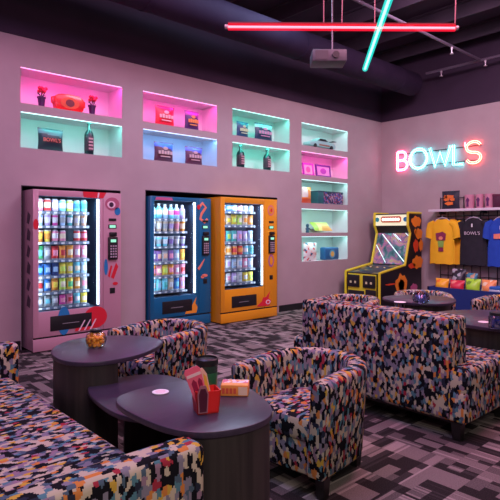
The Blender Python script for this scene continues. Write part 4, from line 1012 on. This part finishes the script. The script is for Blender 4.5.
YS = noise_mat('shirt_yellow', (.88, .46, .01), (.92, .50, .015), 8, .85); BS = noise_mat('shirt_black', (.012, .010, .018), (.02, .016, .028), 8, .85); US = noise_mat('shirt_blue', (.012, .06, .42), (.016, .075, .48), 8, .85)
def tprint(parts):
    def fn(t):
        for pts, m, d in parts: obj('printed_graphic', prism(nb(), pts, 0, .003, M=Matrix(((0, 0, -1, -.060-d), (-1, 0, 0, 0), (0, 1, 0, 0), (0, 0, 0, 1)))), m, t, smooth=False)
    return fn
mg = mat('print_maroon', (.25, .02, .08), .5); gr = mat('print_green', (.25, .45, .08), .5)
tshirt(4.77, TX-.06, YS, 'yellow t-shirt with a dark red and green cup print, front of the leftmost hanger', tprint([([(-.085, 1.20), (.085, 1.20), (.10, 1.32), (.03, 1.36), (-.03, 1.34), (-.10, 1.33)], mg, 0), ([(-.05, 1.08), (.05, 1.08), (.06, 1.19), (-.06, 1.19)], gr, .001), (ell(0, 1.24, .04, .035), MC['print_coral'], .004), ([(-.05, 1.0), (.05, 1.0), (.045, 1.07), (-.045, 1.07)], mg, 0)]))
tshirt(4.70, TX+.08, YS, 'yellow t-shirt mostly hidden behind the front yellow t-shirt', lambda t: None)
def pbw(t): obj('printed_name', text_bm("BOWL'S", .08, Matrix(((0, 0, -1, -.064), (-1, 0, 0, 0), (0, 1, 0, 1.33), (0, 0, 0, 1)))), mat('print_lilac', (.65, .55, .62), .5), t, smooth=False); obj('hang_tag', bx(-.068, -.062, -.012, .012, 1.44, 1.50), WHT, t, smooth=False)
tshirt(4.22, TX+.0, BS, 'black t-shirt with pale lettering hanging between the yellow and blue ones', pbw)
tshirt(3.70, TX-.06, US, 'royal blue t-shirt with red print at the right edge', tprint([([(-.12, 1.24), (.14, 1.24), (.14, 1.34), (-.12, 1.32)], MC['print_coral'], 0), ([(-.02, 1.40), (.02, 1.40), (.02, 1.46), (-.02, 1.46)], WHT, 0)]))
hanger(4.77, TX-.06, 'clear hanger holding the yellow t-shirt'); hanger(4.22, TX, 'clear hanger holding the black t-shirt'); hanger(3.70, TX-.06, 'clear hanger holding the blue t-shirt')
# on the shelf
t = thing('gift_bag', 'black square pouch with orange flame print on the left of the white shelf', 'pouch', (9.08, yw(450, 9.05), 1.771), -PI/2)
obj('pouch_body', pillow(nb(), .34, .33, .12), mat('pouch_black', (.015, .012, .03), .6), t)
b = nb()
for cx, cz, rx, rz in ((0, .22, .08, .03), (-.05, .17, .05, .02), (.06, .17, .04, .025), (0, .10, .07, .03), (-.07, .22, .03, .03)): prism(b, [(cx+rx*math.cos(k*PI/5)*(1+.3*(k % 2)), cz+rz*math.sin(k*PI/5)*(1+.3*(k % 2))) for k in range(10)], 0, .004, M=MXZ(0, -.060, 0))
obj('flame_print', b, mat('print_orange2', (.80, .18, .03), .5), t, smooth=False)
for k, (a, b_, lb) in enumerate(((464.5, 474.5, 'pink glass tumbler with dark figure, leftmost on the white shelf'), (475.5, 483.5, 'pink glass tumbler, middle one on the white shelf'), (484.5, 494, 'pink glass tumbler, right one on the white shelf'))):
    ya, yb = yw(a, 9.05), yw(b_, 9.05); r = abs(ya-yb)/2*.98
    t = thing('pink_tumbler', lb, 'tumbler', (9.06, (ya+yb)/2, 1.771), 0, 'pink tumblers on the white shelf')
    obj('cup', lathe(nb(), [(r*.82, 0), (r*.85, .01), (r, .24), (r*.9, .24)], 20), mat('tumbler_pink', (.60, .25, .35), .3), t)
    b = nb(); prism(b, [(-.02, .03), (.02, .03), (.015, .10), (.03, .15), (.0, .19), (-.03, .15), (-.015, .10)], 0, .006, M=Matrix(((0, 0, -1, -r*.92), (-1, 0, 0, 0), (0, 1, 0, 0), (0, 0, 0, 1))))
    obj('printed_figure', b, mat('figure_dark', (.12, .02, .12), .4), t, smooth=False)
t = thing('dark_box', 'dark maroon box at the right end of the white shelf', 'box', (9.06, 3.76, 1.771))
obj('box_body', bx(-.09, .09, -.09, .09, 0, .22, bev=.005), mat('maroon_box', (.08, .01, .04), .5), t); obj('lid', bx(-.095, .095, -.095, .095, .19, .225, bev=.004), mat('maroon_lid', (.12, .015, .05), .5), t)
# display bench
t = thing('display_bench', 'low dark blue display bench along the back wall holding bright bags', 'display bench', (8.6, 3.6, 0))
NB = mat('bench_blue', (.010, .028, .16), .45)
X0, X1, ya, yb = -.33, .60, -1.6, 1.06
b = nb(); box(b, X0, X1, ya, yb, .05, .34); box(b, X0, X0+.03, ya, yb, .34, .42); box(b, X0, X1, yb-.03, yb, .34, .42); box(b, X1-.03, X1, ya, yb, .34, .42); box(b, X0, X1, ya, ya+.03, .34, .42)
obj('bench_body', b, NB, t, smooth=False); obj('plinth', bx(X0+.04, X1, ya+.03, yb-.03, 0, .05), BLK, t, smooth=False)
def dbag(px0, px1, h, c, c2, lb, x=8.42, z=.345):
    y0_, y1_ = yw(px0, x), yw(px1, x); w = abs(y0_-y1_)
    t = thing('snack_bag', lb, 'snack bag', (x, (y0_+y1_)/2, z), -PI/2, 'bright bags on the blue display bench')
    obj('bag_body', pillow(nb(), w, h, .16, mf=None, lean=.25), speck('db_%d_%d' % (px0*10, px1*10), [c, c, c2, c, c], 14), t)
    return t
dbag(434.5, 448, .21, (.90, .42, .02), (.85, .18, .02), 'orange yellow bag, leftmost on the blue display bench')
dbag(449, 463.5, .20, (.65, .02, .06), (.85, .25, .2), 'red bag between the orange and green bags on the bench')
dbag(464.5, 479.5, .24, (.40, .75, .04), (.15, .35, .03), 'lime green bag on the blue display bench')
dbag(480.5, 495.5, .24, (.85, .30, .10), (.85, .65, .45), 'orange and white patterned bag right of the lime green bag')
dbag(450, 464, .36, (.02, .015, .03), (.4, .38, .42), 'black bag with white print behind the red bag', x=8.75)
dbag(464.5, 476, .30, (.06, .25, .35), (.6, .35, .2), 'teal bag behind the lime green bag', x=8.80)
t = thing('folded_stack', 'blue and white striped folded cloth at the right end of the bench', 'folded cloth', (8.45, 3.52, .345))
obj('cloth_fold', bx(-.12, .12, -.16, .12, 0, .06, bev=.015), mat('cloth_blue', (.02, .12, .45), .8), t); obj('cloth_fold', bx(-.12, .12, -.16, .12, .06, .10, bev=.015), mat('cloth_pale', (.45, .5, .62), .8), t); obj('cloth_fold', bx(-.11, .11, -.16, .12, .10, .15, bev=.015), MC['cloth_blue'], t)
